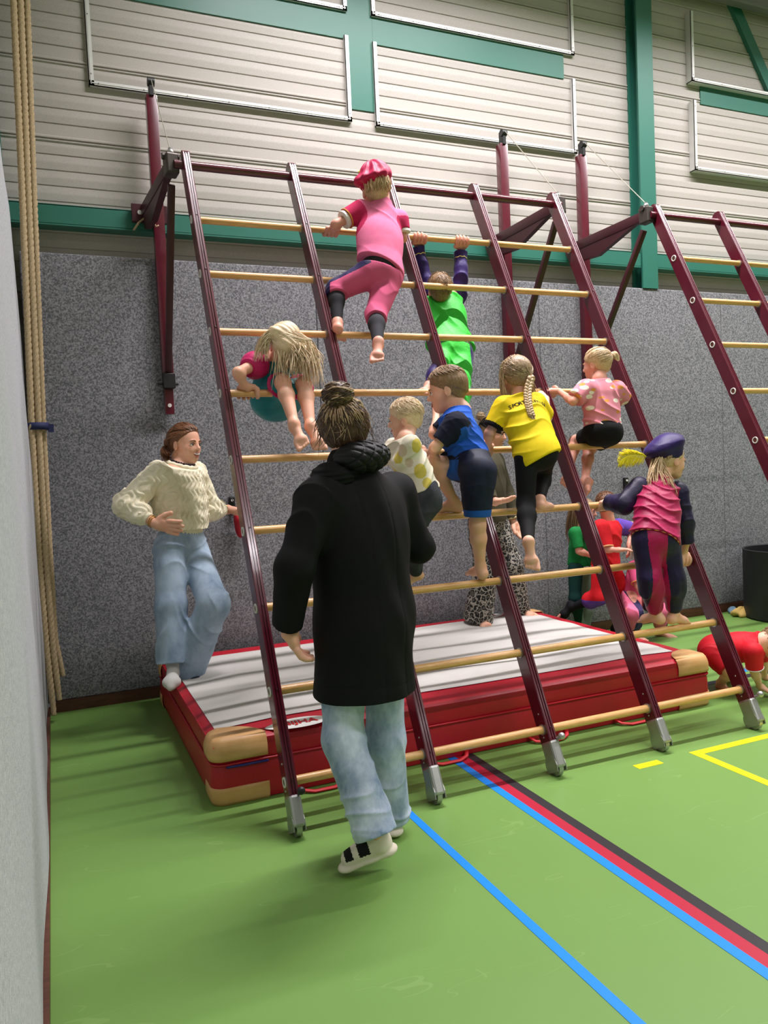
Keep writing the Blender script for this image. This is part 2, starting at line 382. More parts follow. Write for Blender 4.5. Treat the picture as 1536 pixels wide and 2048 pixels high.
# ceiling lamps (fixtures whose tubes light the hall)
lampm = bpy.data.materials.new('lit_tube'); lampm.use_nodes = True
bs = lampm.node_tree.nodes['Principled BSDF']; bs.inputs['Emission Color'].default_value = (1,0.98,0.94,1); bs.inputs['Emission Strength'].default_value = 6.0
for ri, (ly, lz, w) in enumerate(LAMP_ROWS):
    for li, lx in enumerate(LAMP_X):
        r = empty('ceiling_lamp', (lx, ly, lz), '%s long ceiling lamp in the %s row under the ceiling' % (['leftmost','second from left','third from left','rightmost'][li], ['wall-side','middle','camera-side'][ri]), 'lamp', 'ceiling lamps')
        build('housing', MB().bb((lx-1.5, ly-0.1, lz), (lx+1.5, ly+0.1, lz+0.06), 0.01), M['white'], r)
        build('tube', MB().cyl((lx-1.45, ly, lz-0.03), (lx+1.45, ly, lz-0.03), 0.014, 10), lampm, r)
        [build('hanger', MB().cyl((lx+q, ly, lz+0.06), (lx+q, ly, ROOM_Z), 0.006, 6), M['steel'], r) for q in (-1.2, 1.2)]

# ------------------------------------------------------------------ climbing frames
SW, SD = 0.044, 0.088
def stile_profile():
    w, d = SW/2, SD/2
    return [(-w,-d),(-w,d-0.004),(-w+0.004,d),(-w+0.012,d),(-w+0.0125,d-0.006),(-0.004,d-0.006),(-0.003,d-0.001),(0.003,d-0.001),(0.004,d-0.006),(w-0.0125,d-0.006),(w-0.012,d),(w-0.004,d),(w,d-0.004),(w,-d)]
def climbing_frame(x_first, count, label, nr=9):
    root = empty('climbing_ladder', (x_first, LYF, 0), label, 'climbing ladder')
    U = np.array([1.0,0,0]); V = LP
    for i in range(count):
        x = x_first+i*LS; o = np.array([x, LYF, 0])
        mb = MB().prism(stile_profile(), o+LN*0.16, o+LN*(LEN+0.015), U, V)
        # rounded head
        a = o+LN*(LEN+0.015)
        mb.prism([(SD/2*math.cos(t), SD/2*math.sin(t)*0.7) for t in np.linspace(0, math.pi, 10)], a-U*SW/2, a+U*SW/2, V, LN)
        st = build('stile', mb, M['maroon'], root); smooth_sharp(st, 35)
        for q in range(nr):
            c = o+LN*(0.226+0.3845*q)+LP*(SD/2-0.006)+U*0.002
            build('bolt', MB().cyl(c, c+LP*0.008, 0.0045, 8), M['maroond'], st)
        ft = MB().box(o+LN*0.105, (SW+0.008, SD+0.008, 0.13), np.array([U, V, LN]), 0.012)
        build('foot_cap', ft, M['steel'], st)
        wv = MB().cyl(o+LN*0.045-U*0.012+LP*-0.01, o+LN*0.045+U*0.012+LP*-0.01, 0.046, 24)
        ww = smooth_sharp(build('wheel', wv, M['steel'], st), 40)
        ww.location.z += 0.008
        for s in (-1, 1):
            sd_ = MB(); sd_.prism([(0.05*math.cos(t), 0.05*math.sin(t)) for t in np.linspace(0.0, math.pi, 12)]+[(-0.045,-0.03),(0.045,-0.03)], o+LN*0.055+U*s*0.0265-LP*0.005, o+LN*0.055+U*s*0.0225-LP*0.005, V, LN)
            build('wheel_fork', sd_, M['steel'], st)
        for q in range(3):
            for s in (-1,1):
                c = o+LN*(0.19+0.055*q-0.0)+U*s*SW/2; build('rivet', MB().sphere(c+LP*(-0.005+0.006*q), 0.0045, 5), M['steel'], st, smooth=True)
        if i % 2 == 0:
            kb = MB().cyl(o+LN*0.17+LP*0.03+U*0.02, o+LN*0.17+LP*0.075+U*0.02, 0.008, 10)
            kb.sphere(o+LN*0.175+LP*0.085+U*0.02, 0.017, 10)
            smooth_sharp(build('lock_knob', kb, M['black'] if i == 0 else M['steel'], st), 60)
    top = MB().cyl(np.array([x_first-0.07, LYT, LZT])-LN*0.045, np.array([x_first+(count-1)*LS+0.05, LYT, LZT])-LN*0.045, 0.0255, 24)
    tt = build('top_tube', top, M['maroon'], root, smooth=False); smooth_sharp(tt, 40)
    for i in range(count):
        x = x_first+i*LS
        if i < count-1:
            for q in range(nr):
                a = rung_pt(q, x+SW/2-0.01); b = rung_pt(q, x+LS-SW/2+0.01)
                ro = build('rung', MB().tube([a, b], 0.0195, 20), M['wood'], root); smooth_sharp(ro, 40)
                for e, d0, d1 in ((rung_pt(q, x+LS-SW/2), 0.004, 0.001), (rung_pt(q, x+SW/2), 0.001, 0.002)):
                    smooth_sharp(build('ferrule', MB().cyl(e-U*d0, e+U*d1, 0.026, 20), M['steel'], ro), 40)
    # sleeve ends seen on the outer side of the first stile
    for q in range(nr):
        e = rung_pt(q, x_first-SW/2)
        ring = MB(); n = 24
        vs = []
        for rr, xx in ((0.016, 0.001), (0.0165, -0.005), (0.0215, -0.005), (0.023, 0.001)):
            for k in range(n):
                t = 2*math.pi*k/n; vs.append(e+U*xx+rr*(math.cos(t)*V+math.sin(t)*LN))
        ring.add(vs, [(j*n+k, j*n+(k+1)%n, (j+1)*n+(k+1)%n, (j+1)*n+k) for j in range(3) for k in range(n)])
        build('end_ring', ring, M['white'], root)
        smooth_sharp(build('end_plug', MB().cyl(e+U*0.002, e-U*0.002, 0.0163, 20), M['base'], root), 40)
    return root
climbing_frame(LX0, 5, 'maroon climbing ladder with wooden rungs standing over the red mat')
climbing_frame(4.447, 4, 'second maroon climbing ladder at the right edge of the photo')

# wall brackets that carry the ladders
def bracket(x, xt, label, mirrored=False, tie=False):
    root = empty('ladder_bracket', (x, 0, 2.0), label, 'wall bracket', 'brackets holding the climbing ladders')
    yw = -0.03
    up_ = MB().bb((x-0.036, -0.075, 2.16), (x+0.036, -0.005, 4.03), 0.004)
    smooth_sharp(build('upright', up_, M['maroon'], root), 30)
    build('lower_plate', MB().bb((x-0.03, -0.045, 1.93), (x+0.03, -0.032, 2.25), 0.003).bb((x-0.03,-0.04,2.0),(x+0.03,0.0,2.1)), M['maroon'], root)
    build('bolt_cap', MB().cyl((x, -0.045, 1.99), (x, -0.054, 1.99), 0.013, 14), M['white'], root)
    pl = MB().bb((x-0.014, -0.085, 4.02), (x+0.014, -0.02, 4.13), 0.003).cyl((x-0.022, -0.07, 4.11), (x+0.022, -0.07, 4.11), 0.028, 16)
    build('pulley_head', pl, M['black'], root)
    # arm from the wall plate out to the top tube
    A = np.array([x-0.085, -0.07, 3.27]); B = np.array([xt, LYT+0.02, LZT-0.035])
    d = unit(B-A); side = unit(np.cross(d, [0,0,1])); upv = np.cross(side, d)
    smooth_sharp(build('arm', MB().box((A+B)/2+upv*0.0, (0.05, np.linalg.norm(B-A)+0.04, 0.075), np.array([side, d, upv]), 0.005), M['maroond'], root), 30)
    g0 = A; g = [g0-upv*0.035, g0+d*0.02-upv*0.13, A+d*0.22-upv*0.15, A+d*0.60-upv*0.035]
    gm = MB(); gm.add([q+side*0.02 for q in g]+[q-side*0.02 for q in g], [(0,1,2,3),(7,6,5,4),(0,4,5,1),(1,5,6,2),(2,6,7,3),(3,7,4,0)])
    build('gusset', gm, M['maroond'], root)
    hx = MB().bb((x-0.17, -0.055, 3.20), (x+0.06, -0.02, 3.32), 0.004); build('wall_plate', hx, M['maroond'], root)
    build('bolt_cap', MB().cyl((x-0.12, -0.055, 3.26), (x-0.12, -0.064, 3.26), 0.014, 14), M['white'], root)
    hd = MB().box(B+np.array([0,0,0.0]), (0.075, 0.09, 0.12), np.array([side, d, upv]), 0.01).cyl(B-side*0.05+upv*0.05, B+side*0.05+upv*0.05, 0.02, 12)
    build('hinge_head', hd, M['darksteel'], root)
    S0 = B-np.array([0,-0.03,0.10]); S1 = np.array([x, -0.07, 2.19])
    sd = unit(S1-S0); s1 = unit(np.cross(sd, [1,0,0])); s2 = np.cross(s1, sd)
    smooth_sharp(build('strut', MB().box((S0+S1)/2, (0.042, 0.036, np.linalg.norm(S1-S0)), np.array([s2, s1, sd]), 0.004), M['maroond'], root), 30)
    build('strut_hinge', MB().bb((x-0.04, -0.11, 2.1), (x+0.04, -0.045, 2.2), 0.005).cyl((x-0.075, -0.08, 2.13), (x+0.06, -0.08, 2.13), 0.009, 10), M['black'], root)
    build('cable', MB().cyl((x, -0.1, 4.11), tuple(B+np.array([0,0,0.09])), 0.003, 6), M['cable'], root)
    build('shackle', MB().cyl(tuple(B+np.array([0,0,0.03])), tuple(B+np.array([0,0,0.10])), 0.012, 10).sphere(B+np.array([0,0,0.075]), 0.02, 8), M['steel'], root)
    if tie:
        tp = MB(); c = np.array([x-0.085, -0.075, 3.23])
        tp.tube([c+np.array([0,-0.01,0.07]), c+np.array([0.01,-0.02,0.0]), c+np.array([-0.05,-0.02,-0.05]), c+np.array([-0.085,-0.02,-0.10])], 0.007, 6)
        tp.tube([c+np.array([0.0,-0.02,0.04]), c+np.array([0.03,-0.03,-0.02]), c+np.array([0.06,-0.03,-0.07]), c+np.array([0.075,-0.03,-0.06])], 0.006, 6)
        build('tie_cord', tp, M['rope'], root, smooth=True)
    return root
bracket(0.87, 0.86, 'leftmost maroon wall bracket with cable, tied with a pale cord', tie=True)
bracket(3.575, 3.575, 'maroon wall bracket at the right end of the near ladder')
bracket(4.345, 4.38, 'maroon wall bracket at the left end of the far ladder, beside the green column')

# ------------------------------------------------------------------ crash mat
MX0, MX1, MY0, MY1, MH = 0.69, 3.65, -2.0, -0.13, 0.295
mat_root = empty('crash_mat', ((MX0+MX1)/2, (MY0+MY1)/2, 0), 'big red crash mat with grey top and tan corners lying under the ladder', 'mat')
def dome(x, y):
    fx = min(1, max(0, min(x-MX0, MX1-x)/0.35)); fy = min(1, max(0, min(y-MY0, MY1-y)/0.3))
    w = 0.006*math.sin(2.1*x+14*y+0.7*math.sin(3*x))+0.004*math.sin(9*x*0.4+23*y+2*math.sin(2*x))
    return 0.018*fx*fy + w*fx*fy
def soft_box(x0, x1, y0, y1, z0, z1, r, bulge, material, name, seg=5):
    bm = bmesh.new(); bmesh.ops.create_cube(bm, size=1.0)
    for v in bm.verts: v.co = Vector(((x0+x1)/2+v.co.x*(x1-x0), (y0+y1)/2+v.co.y*(y1-y0), (z0+z1)/2+v.co.z*(z1-z0)))
    bmesh.ops.bevel(bm, geom=list(bm.edges), offset=r, segments=3, affect='EDGES', profile=0.5)
    bm.verts.index_update(); mb = MB(); mb.add([tuple(v.co) for v in bm.verts], [tuple(v.index for v in f.verts) for f in bm.faces]); bm.free()
    return smooth_sharp(build(name, mb, material, mat_root), 50)
def side_strip(z0, z1, bul, name, material, wave=0.0):
    """closed ring around the mat from z0 to z1, rounded corners, bulging outwards"""
    ring = []; r = 0.05; N = 60
    def push(x, y, nx, ny): ring.append((x, y, nx, ny))
    cs = [(MX1-r, MY0+r, -90), (MX1-r, MY1-r, 0), (MX0+r, MY1-r, 90), (MX0+r, MY0+r, 180)]
    for ci, (cx, cy, a0) in enumerate(cs):
        for k in range(7):
            a = math.radians(a0+90*k/6); push(cx+r*math.cos(a), cy+r*math.sin(a), math.cos(a), math.sin(a))
        nx_ = cs[(ci+1) % 4]; a = math.radians(a0+90)
        p0 = (cx+r*math.cos(a), cy+r*math.sin(a)); p1 = (nx_[0]+r*math.cos(a), nx_[1]+r*math.sin(a))
        nn = 24 if ci in (1, 3) else 14
        nn = 14 if ci in (0, 2) else 28
        for k in range(1, nn):
            t = k/nn; push(p0[0]+(p1[0]-p0[0])*t, p0[1]+(p1[1]-p0[1])*t, math.cos(a), math.sin(a))
    rows = 9; n = len(ring); vs = []
    for j in range(rows):
        t = j/(rows-1); b = bul*math.sin(math.pi*t)**0.7
        for (x, y, nx, ny) in ring:
            w = wave*math.sin(x*7+y*5+3*t)*math.sin(math.pi*t)
            vs.append((x+nx*(b+w), y+ny*(b+w), z0+(z1-z0)*t))
    fs = [(j*n+i, j*n+(i+1)%n, (j+1)*n+(i+1)%n, (j+1)*n+i) for j in range(rows-1) for i in range(n)]
    fs += [tuple(range(n-1, -1, -1)), tuple((rows-1)*n+i for i in range(n))]
    mb = MB().add(vs, fs); return smooth_sharp(build(name, mb, material, mat_root), 50)
side_strip(0.004, 0.185, 0.012, 'lower_cover', M['red'], 0.003)
side_strip(0.185, MH-0.012, 0.006, 'upper_cover', M['red'], 0.002)
# seam piping
def ring_path(z, out, r=0.05):
    pts = []
    for (cx, cy, a0) in [(MX1-r, MY0+r, -90), (MX1-r, MY1-r, 0), (MX0+r, MY1-r, 90), (MX0+r, MY0+r, 180)]:
        for k in range(7):
            a = math.radians(a0+90*k/6); pts.append((cx+(r+out)*math.cos(a), cy+(r+out)*math.sin(a), z))
    pts.append(pts[0]); return pts
build('seam_piping', MB().tube(ring_path(0.187, 0.008), 0.006, 6), M['red'], mat_root, smooth=True)
build('zip_piping', MB().tube([(MX0-0.004+0.06, MY0-0.008, 0.177), (MX0+0.12, MY0-0.012, 0.176), (MX0+0.25, MY0-0.012, 0.177)], 0.006, 6), M['pipeblue'], mat_root, smooth=True)
# top: red border, grey canvas in the middle
nx_, ny_ = 90, 70
def top_grid(x0, x1, y0, y1, inset_r, zoff, nx_, ny_, name, material):
    vs = []; fs = []
    for j in range(ny_+1):
        for i in range(nx_+1):
            x = x0+(x1-x0)*i/nx_; y = y0+(y1-y0)*j/ny_
            ex = min(x-MX0, MX1-x); ey = min(y-MY0, MY1-y)
            drop = 0.0
            if ex < 0.03: drop += (0.03-ex)**2/0.03*0.6
            if ey < 0.03: drop += (0.03-ey)**2/0.03*0.6
            vs.append((x, y, MH-0.01+zoff+dome(x, y)-drop))
    W = nx_+1
    for j in range(ny_):
        for i in range(nx_): fs.append((j*W+i, j*W+i+1, (j+1)*W+i+1, (j+1)*W+i))
    return build(name, MB().add(vs, fs), material, mat_root, smooth=True, recalc=False)
top_grid(MX0+0.004, MX1-0.004, MY0+0.004, MY1-0.004, 0, 0.01, nx_, ny_, 'top_border', M['red'])
top_grid(MX0+0.045, MX1-0.12, MY0+0.17, MY1-0.19, 0, 0.0145, nx_, ny_, 'top_canvas', M['canvas'])
# tan corner pieces, top and bottom on each corner
def corner(cx, cy, sx, sy, top):
    mb = MB(); L1, L2 = 0.25, 0.15
    pts = []   # outline path on the wall of the mat, wrapping the corner
    r = 0.05; out = 0.0125
    path = []
    path.append((cx-sx*L1, cy, 0, sy)); path.append((cx-sx*(L1*0.5), cy, 0, sy))
    for k in range(7):
        a = math.pi/2*k/6
        nx, ny = sx*math.sin(a), sy*math.cos(a); path.append((cx-sx*r+nx*r, cy-sy*r+ny*r, nx, ny))
    path.append((cx, cy-sy*(L2*0.6), sx, 0)); path.append((cx, cy-sy*L2, sx, 0))
    z0, z1 = (0.205, MH-0.008) if top else (0.0, 0.082)
    rows = 6; n = len(path); vs = []
    for j in range(rows):
        t = j/(rows-1)
        o_ = out+0.003*math.sin(math.pi*t)-(0.012*(t**3) if top else 0.006*((1-t)**3))
        for (x, y, nx, ny) in path: vs.append((x+nx*o_, y+ny*o_, z0+(z1-z0)*t))
    fs = [(j*n+i, j*n+i+1, (j+1)*n+i+1, (j+1)*n+i) for j in range(rows-1) for i in range(n-1)]
    if top:
        zt = MH+0.006
        # cap over the top of the corner with a curved inner edge
        m0 = len(vs); inner = [(cx-sx*(L1), cy-sy*0.01), (cx-sx*L1*0.93, cy-sy*0.055), (cx-sx*L1*0.80, cy-sy*0.10), (cx-sx*L1*0.62, cy-sy*0.135), (cx-sx*L1*0.42, cy-sy*0.155), (cx-sx*L1*0.25, cy-sy*0.165), (cx-sx*0.05, cy-sy*0.17)]
        idx_top = [(rows-1)*n+i for i in range(n)]
        mid = []
        for i, (x, y, nx, ny) in enumerate(path):
            vs.append((x-nx*0.012, y-ny*0.012, zt)); mid.append(len(vs)-1)
        for i in range(n-1): fs.append((idx_top[i], idx_top[i+1], mid[i+1], mid[i]))
        inn = []
        for i in range(n):
            t = i/(n-1)*(len(inner)-1); a = int(min(t, len(inner)-2)); f = t-a
            x = inner[a][0]*(1-f)+inner[a+1][0]*f; y = inner[a][1]*(1-f)+inner[a+1][1]*f
            vs.append((x, y, MH+0.009+dome(x, y))); inn.append(len(vs)-1)
        for i in range(n-1): fs.append((mid[i], mid[i+1], inn[i+1], inn[i]))
    mb.add(vs, fs)
    o = build('corner_patch', mb, M['tan'], mat_root); smooth_sharp(o, 60)
    sm = o.modifiers.new('thick', 'SOLIDIFY'); sm.thickness = 0.004; sm.offset = 0
for cx, sx in ((MX0, -1), (MX1, 1)):
    for cy, sy_ in ((MY0, -1), (MY1, 1)):
        corner(cx, cy, sx, sy_, True); corner(cx, cy, sx, sy_, False)
def handle(cx, y, sgn=-1):
    pts = [(cx-0.12, y, 0.03), (cx-0.10, y+sgn*0.035, 0.014), (cx-0.05, y+sgn*0.062, 0.009), (cx+0.05, y+sgn*0.062, 0.009), (cx+0.10, y+sgn*0.035, 0.014), (cx+0.12, y, 0.03)]
    build('handle', MB().tube(pts, 0.012, 8, flat=0.5), M['ltred'], mat_root, smooth=True)
for hx in (1.19, 1.86, 2.48, 3.05): handle(hx, MY0-0.008)
# emblem: white pointed lozenge with red letters
def emblem(cx, cy, flip=1):
    mb = MB(); n = 24; vs = []; W, H = 0.165, 0.062
    ring = []
    for k in range(2*n):
        t = 2*math.pi*k/(2*n); x = math.cos(t); y = math.sin(t)
        ring.append((x*W, math.copysign(abs(y)**1.35, y)*H))
    z = MH+0.0075
    vs = [(cx+flip*x, cy+flip*y, z+dome(cx+x, cy+y)) for x, y in ring]; c = (cx, cy, z+0.001+dome(cx, cy)); vs.append(c)
    mb.add(vs, [(k, (k+1) % (2*n), 2*n) for k in range(2*n)])
    e = build('emblem', mb, M['white'], mat_root, recalc=False)
    cu = bpy.data.curves.new('lettering', 'FONT'); cu.body = 'NIJHA'; cu.size = 0.068; cu.align_x = 'CENTER'; cu.align_y = 'CENTER'; cu.extrude = 0.001; cu.offset = 0.0014; cu.space_character = 1.0; cu.shear = 0.0
    t = bpy.data.objects.new('lettering', cu); COL.objects.link(t)
    dg = bpy.context.evaluated_depsgraph_get(); me = bpy.data.meshes.new_from_object(t.evaluated_get(dg)); bpy.data.objects.remove(t)
    me.materials.clear(); me.materials.append(M['ltred'])
    o = bpy.data.objects.new('lettering', me); COL.objects.link(o); o.parent = e
    base = wloc(mat_root)
    zz = max(v[2] for v in vs)+0.0035
    for v in me.vertices:
        x, y = v.co.x, v.co.y
        wx, wy = cx+flip*x, cy+flip*y*0.85
        v.co = Vector((wx-base[0], wy-base[1], MH+0.011+dome(wx, wy)-base[2]+v.co.z))
emblem(1.112, MY0+0.052, 1)
emblem(3.15, MY1-0.09, -1)

# ------------------------------------------------------------------ ropes
def rope(pts, label, r=0.0195):
    pts = [np.array(q, float) for q in pts]
    # resample
    seg_l = [0]
    for a, b in zip(pts, pts[1:]): seg_l.append(seg_l[-1]+np.linalg.norm(b-a))
    L = seg_l[-1]; n = int(L/0.006); mb = MB(); ns = 18; vs = []
    arr = np.array(pts); s = np.linspace(0, L, n)
    P = np.stack([np.interp(s, seg_l, arr[:, i]) for i in range(3)], 1)
    for _ in range(60): P[1:-1] = (P[:-2]+P[1:-1]*2+P[2:])/4
    for i in range(n):
        tw = s[i]/0.115*2*math.pi
        rr_ = r*(1.0 if i > 24 else 0.8+0.008*i)
        for k in range(ns):
            a = 2*math.pi*k/ns
            rr = rr_*(0.76+0.28*abs(math.cos(1.5*(a-tw)))**0.55)
            vs.append((P[i][0]+rr*math.cos(a), P[i][1]+rr*math.sin(a), P[i][2]))
    fs = [(i*ns+k, (i+1)*ns+k, (i+1)*ns+(k+1) % ns, i*ns+(k+1) % ns) for i in range(n-1) for k in range(ns)]
    fs += [tuple(range(ns)), tuple((n-1)*ns+k for k in range(ns-1, -1, -1))]
    mb.add(vs, fs); o = build('climbing_rope', mb, M['rope'], smooth=True); tag(o, label, 'rope', 'climbing ropes in the left corner'); return o
def rp(lst, y):
    out = [aty(px, py, y) for px, py in lst]; a, b = out[0], out[1]
    top = a.copy(); top[2] = ROOM_Z-0.0; return list(reversed([top]+out))
rope(rp([(27,0),(45,400),(63,850),(77,1100),(93,1300),(108,1430)], -0.235), 'leftmost tan climbing rope of the bundle, its end lowest near the floor')
rope(rp([(41,0),(57,400),(77,850),(90,1100),(106,1300),(119,1400)], -0.225), 'middle tan climbing rope of the bundle hanging in the left corner')
rope(rp([(54,0),(68,400),(86,850),(99,1100),(110,1280),(126,1352)], -0.18), 'rightmost tan climbing rope of the bundle, its end highest and bent outwards')
rope(rp([(35,0),(51,400),(70,850),(84,1100),(99,1300),(112,1385)], -0.17), 'tan climbing rope hanging behind the others of the bundle in the left corner')
c = aty(74, 853, -0.2); sm_ = MB(); n = 28; vs = []
for z in (-0.022, 0.022):
    for k in range(n):
        t = 2*math.pi*k/n; vs.append((c[0]+0.068*math.cos(t), c[1]+0.062*math.sin(t), c[2]+z))
sm_.add(vs, [(k, (k+1) % n, n+(k+1) % n, n+k) for k in range(n)])
st_ = build('rope_strap', sm_, M['strap'], smooth=True, recalc=False); tag(st_, 'dark blue strap tied round the climbing ropes', 'strap')
sm2 = st_.modifiers.new('thick', 'SOLIDIFY'); sm2.thickness = 0.006
build('strap_tail', MB().box(c+np.array([0.078, -0.01, -0.012]), (0.035, 0.006, 0.05), None, 0.0), M['strap'], st_)

# ------------------------------------------------------------------ small things by the wall
tb = atz(1492, 1238, 0)
tc_ = np.array([6.16, -0.50, 0]); TR = 0.40; TH = 0.62
mb = MB(); n = 48; vs = []
prof = [(TR-0.015, 0), (TR, 0.015), (TR, TH-0.01), (TR+0.004, TH), (TR-0.004, TH+0.004), (TR-0.012, TH-0.005), (TR-0.014, 0.03), (0.001, 0.03)]
for r_, z_ in prof:
    for k in range(n):
        t = 2*math.pi*k/n; vs.append((tc_[0]+r_*math.cos(t), tc_[1]+r_*math.sin(t), z_))
fs = [(j*n+k, j*n+(k+1) % n, (j+1)*n+(k+1) % n, (j+1)*n+k) for j in range(len(prof)-1) for k in range(n)]+[tuple(range(n-1, -1, -1))]
tub = smooth_sharp(build('tub', mb.add(vs, fs), M['tub']), 40); tag(tub, 'big black round tub standing by the wall at the right edge', 'tub')
def crumple(name, c, rx, ry, rz, seed, material, label, cat):
    rnd = random.Random(seed); mb = MB(); n = 14; vs = []; fs = []
    ph = [rnd.uniform(0, 6) for _ in range(6)]
    for i in range(n+1):
        th = math.pi*i/n
        for k in range(2*n):
            p = math.pi*k/n
            d = 1+0.22*math.sin(3*p+ph[0])*math.sin(2*th+ph[1])+0.14*math.sin(7*p+ph[2]+2*th)
            z = rz*math.cos(th)*d
            vs.append((c[0]+rx*math.sin(th)*math.cos(p)*d, c[1]+ry*math.sin(th)*math.sin(p)*d, max(0.002, c[2]+z)))
    for i in range(n):
        for k in range(2*n): fs.append((i*2*n+k, i*2*n+(k+1) % (2*n), (i+1)*2*n+(k+1) % (2*n), (i+1)*2*n+k))
    o = build(name, mb.add(vs, fs), material, smooth=True); tag(o, label, cat); return o
q = atz(1482, 1228, 0.02); crumple('cloth', (q[0]+0.03, q[1], 0.03), 0.12, 0.08, 0.05, 3, M['yellowcloth'], 'crumpled yellow cloth lying on the floor against the black tub', 'cloth')
q = atz(1468, 1222, 0.02); crumple('cloth', (q[0]-0.01, q[1]+0.0, 0.02), 0.05, 0.05, 0.035, 5, M['bluecloth'], 'small grey-blue cloth on the floor beside the yellow cloth', 'cloth')
def hook(px, py, label):
    c = aty(px, py, -0.02)
    o = build('wall_hook', MB().bb((c[0]-0.02, -0.03, c[2]-0.09), (c[0]+0.02, 0.0, c[2]+0.03), 0.006).cyl((c[0], -0.03, c[2]-0.05), (c[0], -0.09, c[2]-0.04), 0.01, 10), M['black']); tag(o, label, 'hook', 'wall hooks in the padding')
    build('bolt_cap', MB().cyl((c[0], -0.03, c[2]+0.005), (c[0], -0.036, c[2]+0.005), 0.009, 12), M['white'], o)
    return c
h1 = hook(464, 1002, 'small black wall hook above the red pouch beside the left stile')
hook(1252, 962, 'small dark wall hook left of the girl in the purple beret')

# ================================================================== people
# Smooth solids: each body or garment is a union of tapered limbs blended into ONE surface, then meshed.
VOX = 1.0
def cone(a, b, ra, rb, flat=None, op='add', k=None):
    return dict(t='c', a=np.array(a, float), b=np.array(b, float), ra=ra, rb=rb, flat=flat, op=op, k=k)
def ell(c, r, ax=None, op='add', k=None):
    return dict(t='e', c=np.array(c, float), r=np.array(r, float), ax=np.eye(3) if ax is None else np.array(ax), op=op, k=k)
def prim_bbox(p, m):
    if p['t'] == 'c':
        R = max(p['ra'], p['rb'])+m; return np.minimum(p['a'], p['b'])-R, np.maximum(p['a'], p['b'])+R
    R = np.sqrt(((p['ax']*p['r'][:, None])**2).sum(0))+m; return p['c']-R, p['c']+R
def prim_d(p, X):
    if p['t'] == 'c':
        ab = p['b']-p['a']; L2 = ab@ab+1e-12
        v = X-p['a']; t = np.clip(v@ab/L2, 0, 1)
        w = v-t[:, None]*ab
        if p['flat'] is not None:
            n, f = p['flat']; n = unit(n); w = w+np.outer((w@n)*(1/f-1), n)
        return np.sqrt((w*w).sum(1))-(p['ra']+(p['rb']-p['ra'])*t)
    q = (X-p['c'])@p['ax'].T; r = p['r']
    k0 = np.sqrt(((q/r)**2).sum(1)); k1 = np.sqrt(((q/(r*r))**2).sum(1))+1e-9
    return np.where(k0 < 1e-6, -r.min(), k0*(k0-1)/k1)
FAR = 0.12
def group_d(g, X):
    n = len(X); D = np.full(n, FAR); kk = g.get('k', 0.02)
    for p in g['p']:
        lo, hi = prim_bbox(p, 0.07)
        msk = np.all((X >= lo) & (X <= hi), axis=1)
        if not msk.any(): continue
        d = prim_d(p, X[msk]); k = p['k'] or kk; cur = D[msk]
        if p['op'] == 'add':
            h = np.maximum(k-np.abs(cur-d), 0)/k; D[msk] = np.minimum(cur, d)-h*h*k*0.25
        else:
            d = -d; h = np.maximum(k-np.abs(cur-d), 0)/k; D[msk] = np.maximum(cur, d)+h*h*k*0.25
    if g.get('disp') is not None: D = D+g['disp'](X)*(D < FAR*0.9)
    for c, nrm in g.get('cut', []): D = np.maximum(D, (X-np.array(c))@unit(nrm))
    return D
def field(groups, X, k=0.012):
    D = None
    for g in groups:
        d = group_d(g, X)
        if D is None: D = d
        else:
            kk = g.get('join', 0.022); h = np.maximum(kk-np.abs(D-d), 0)/kk; D = np.minimum(D, d)-h*h*kk*0.25
    return D
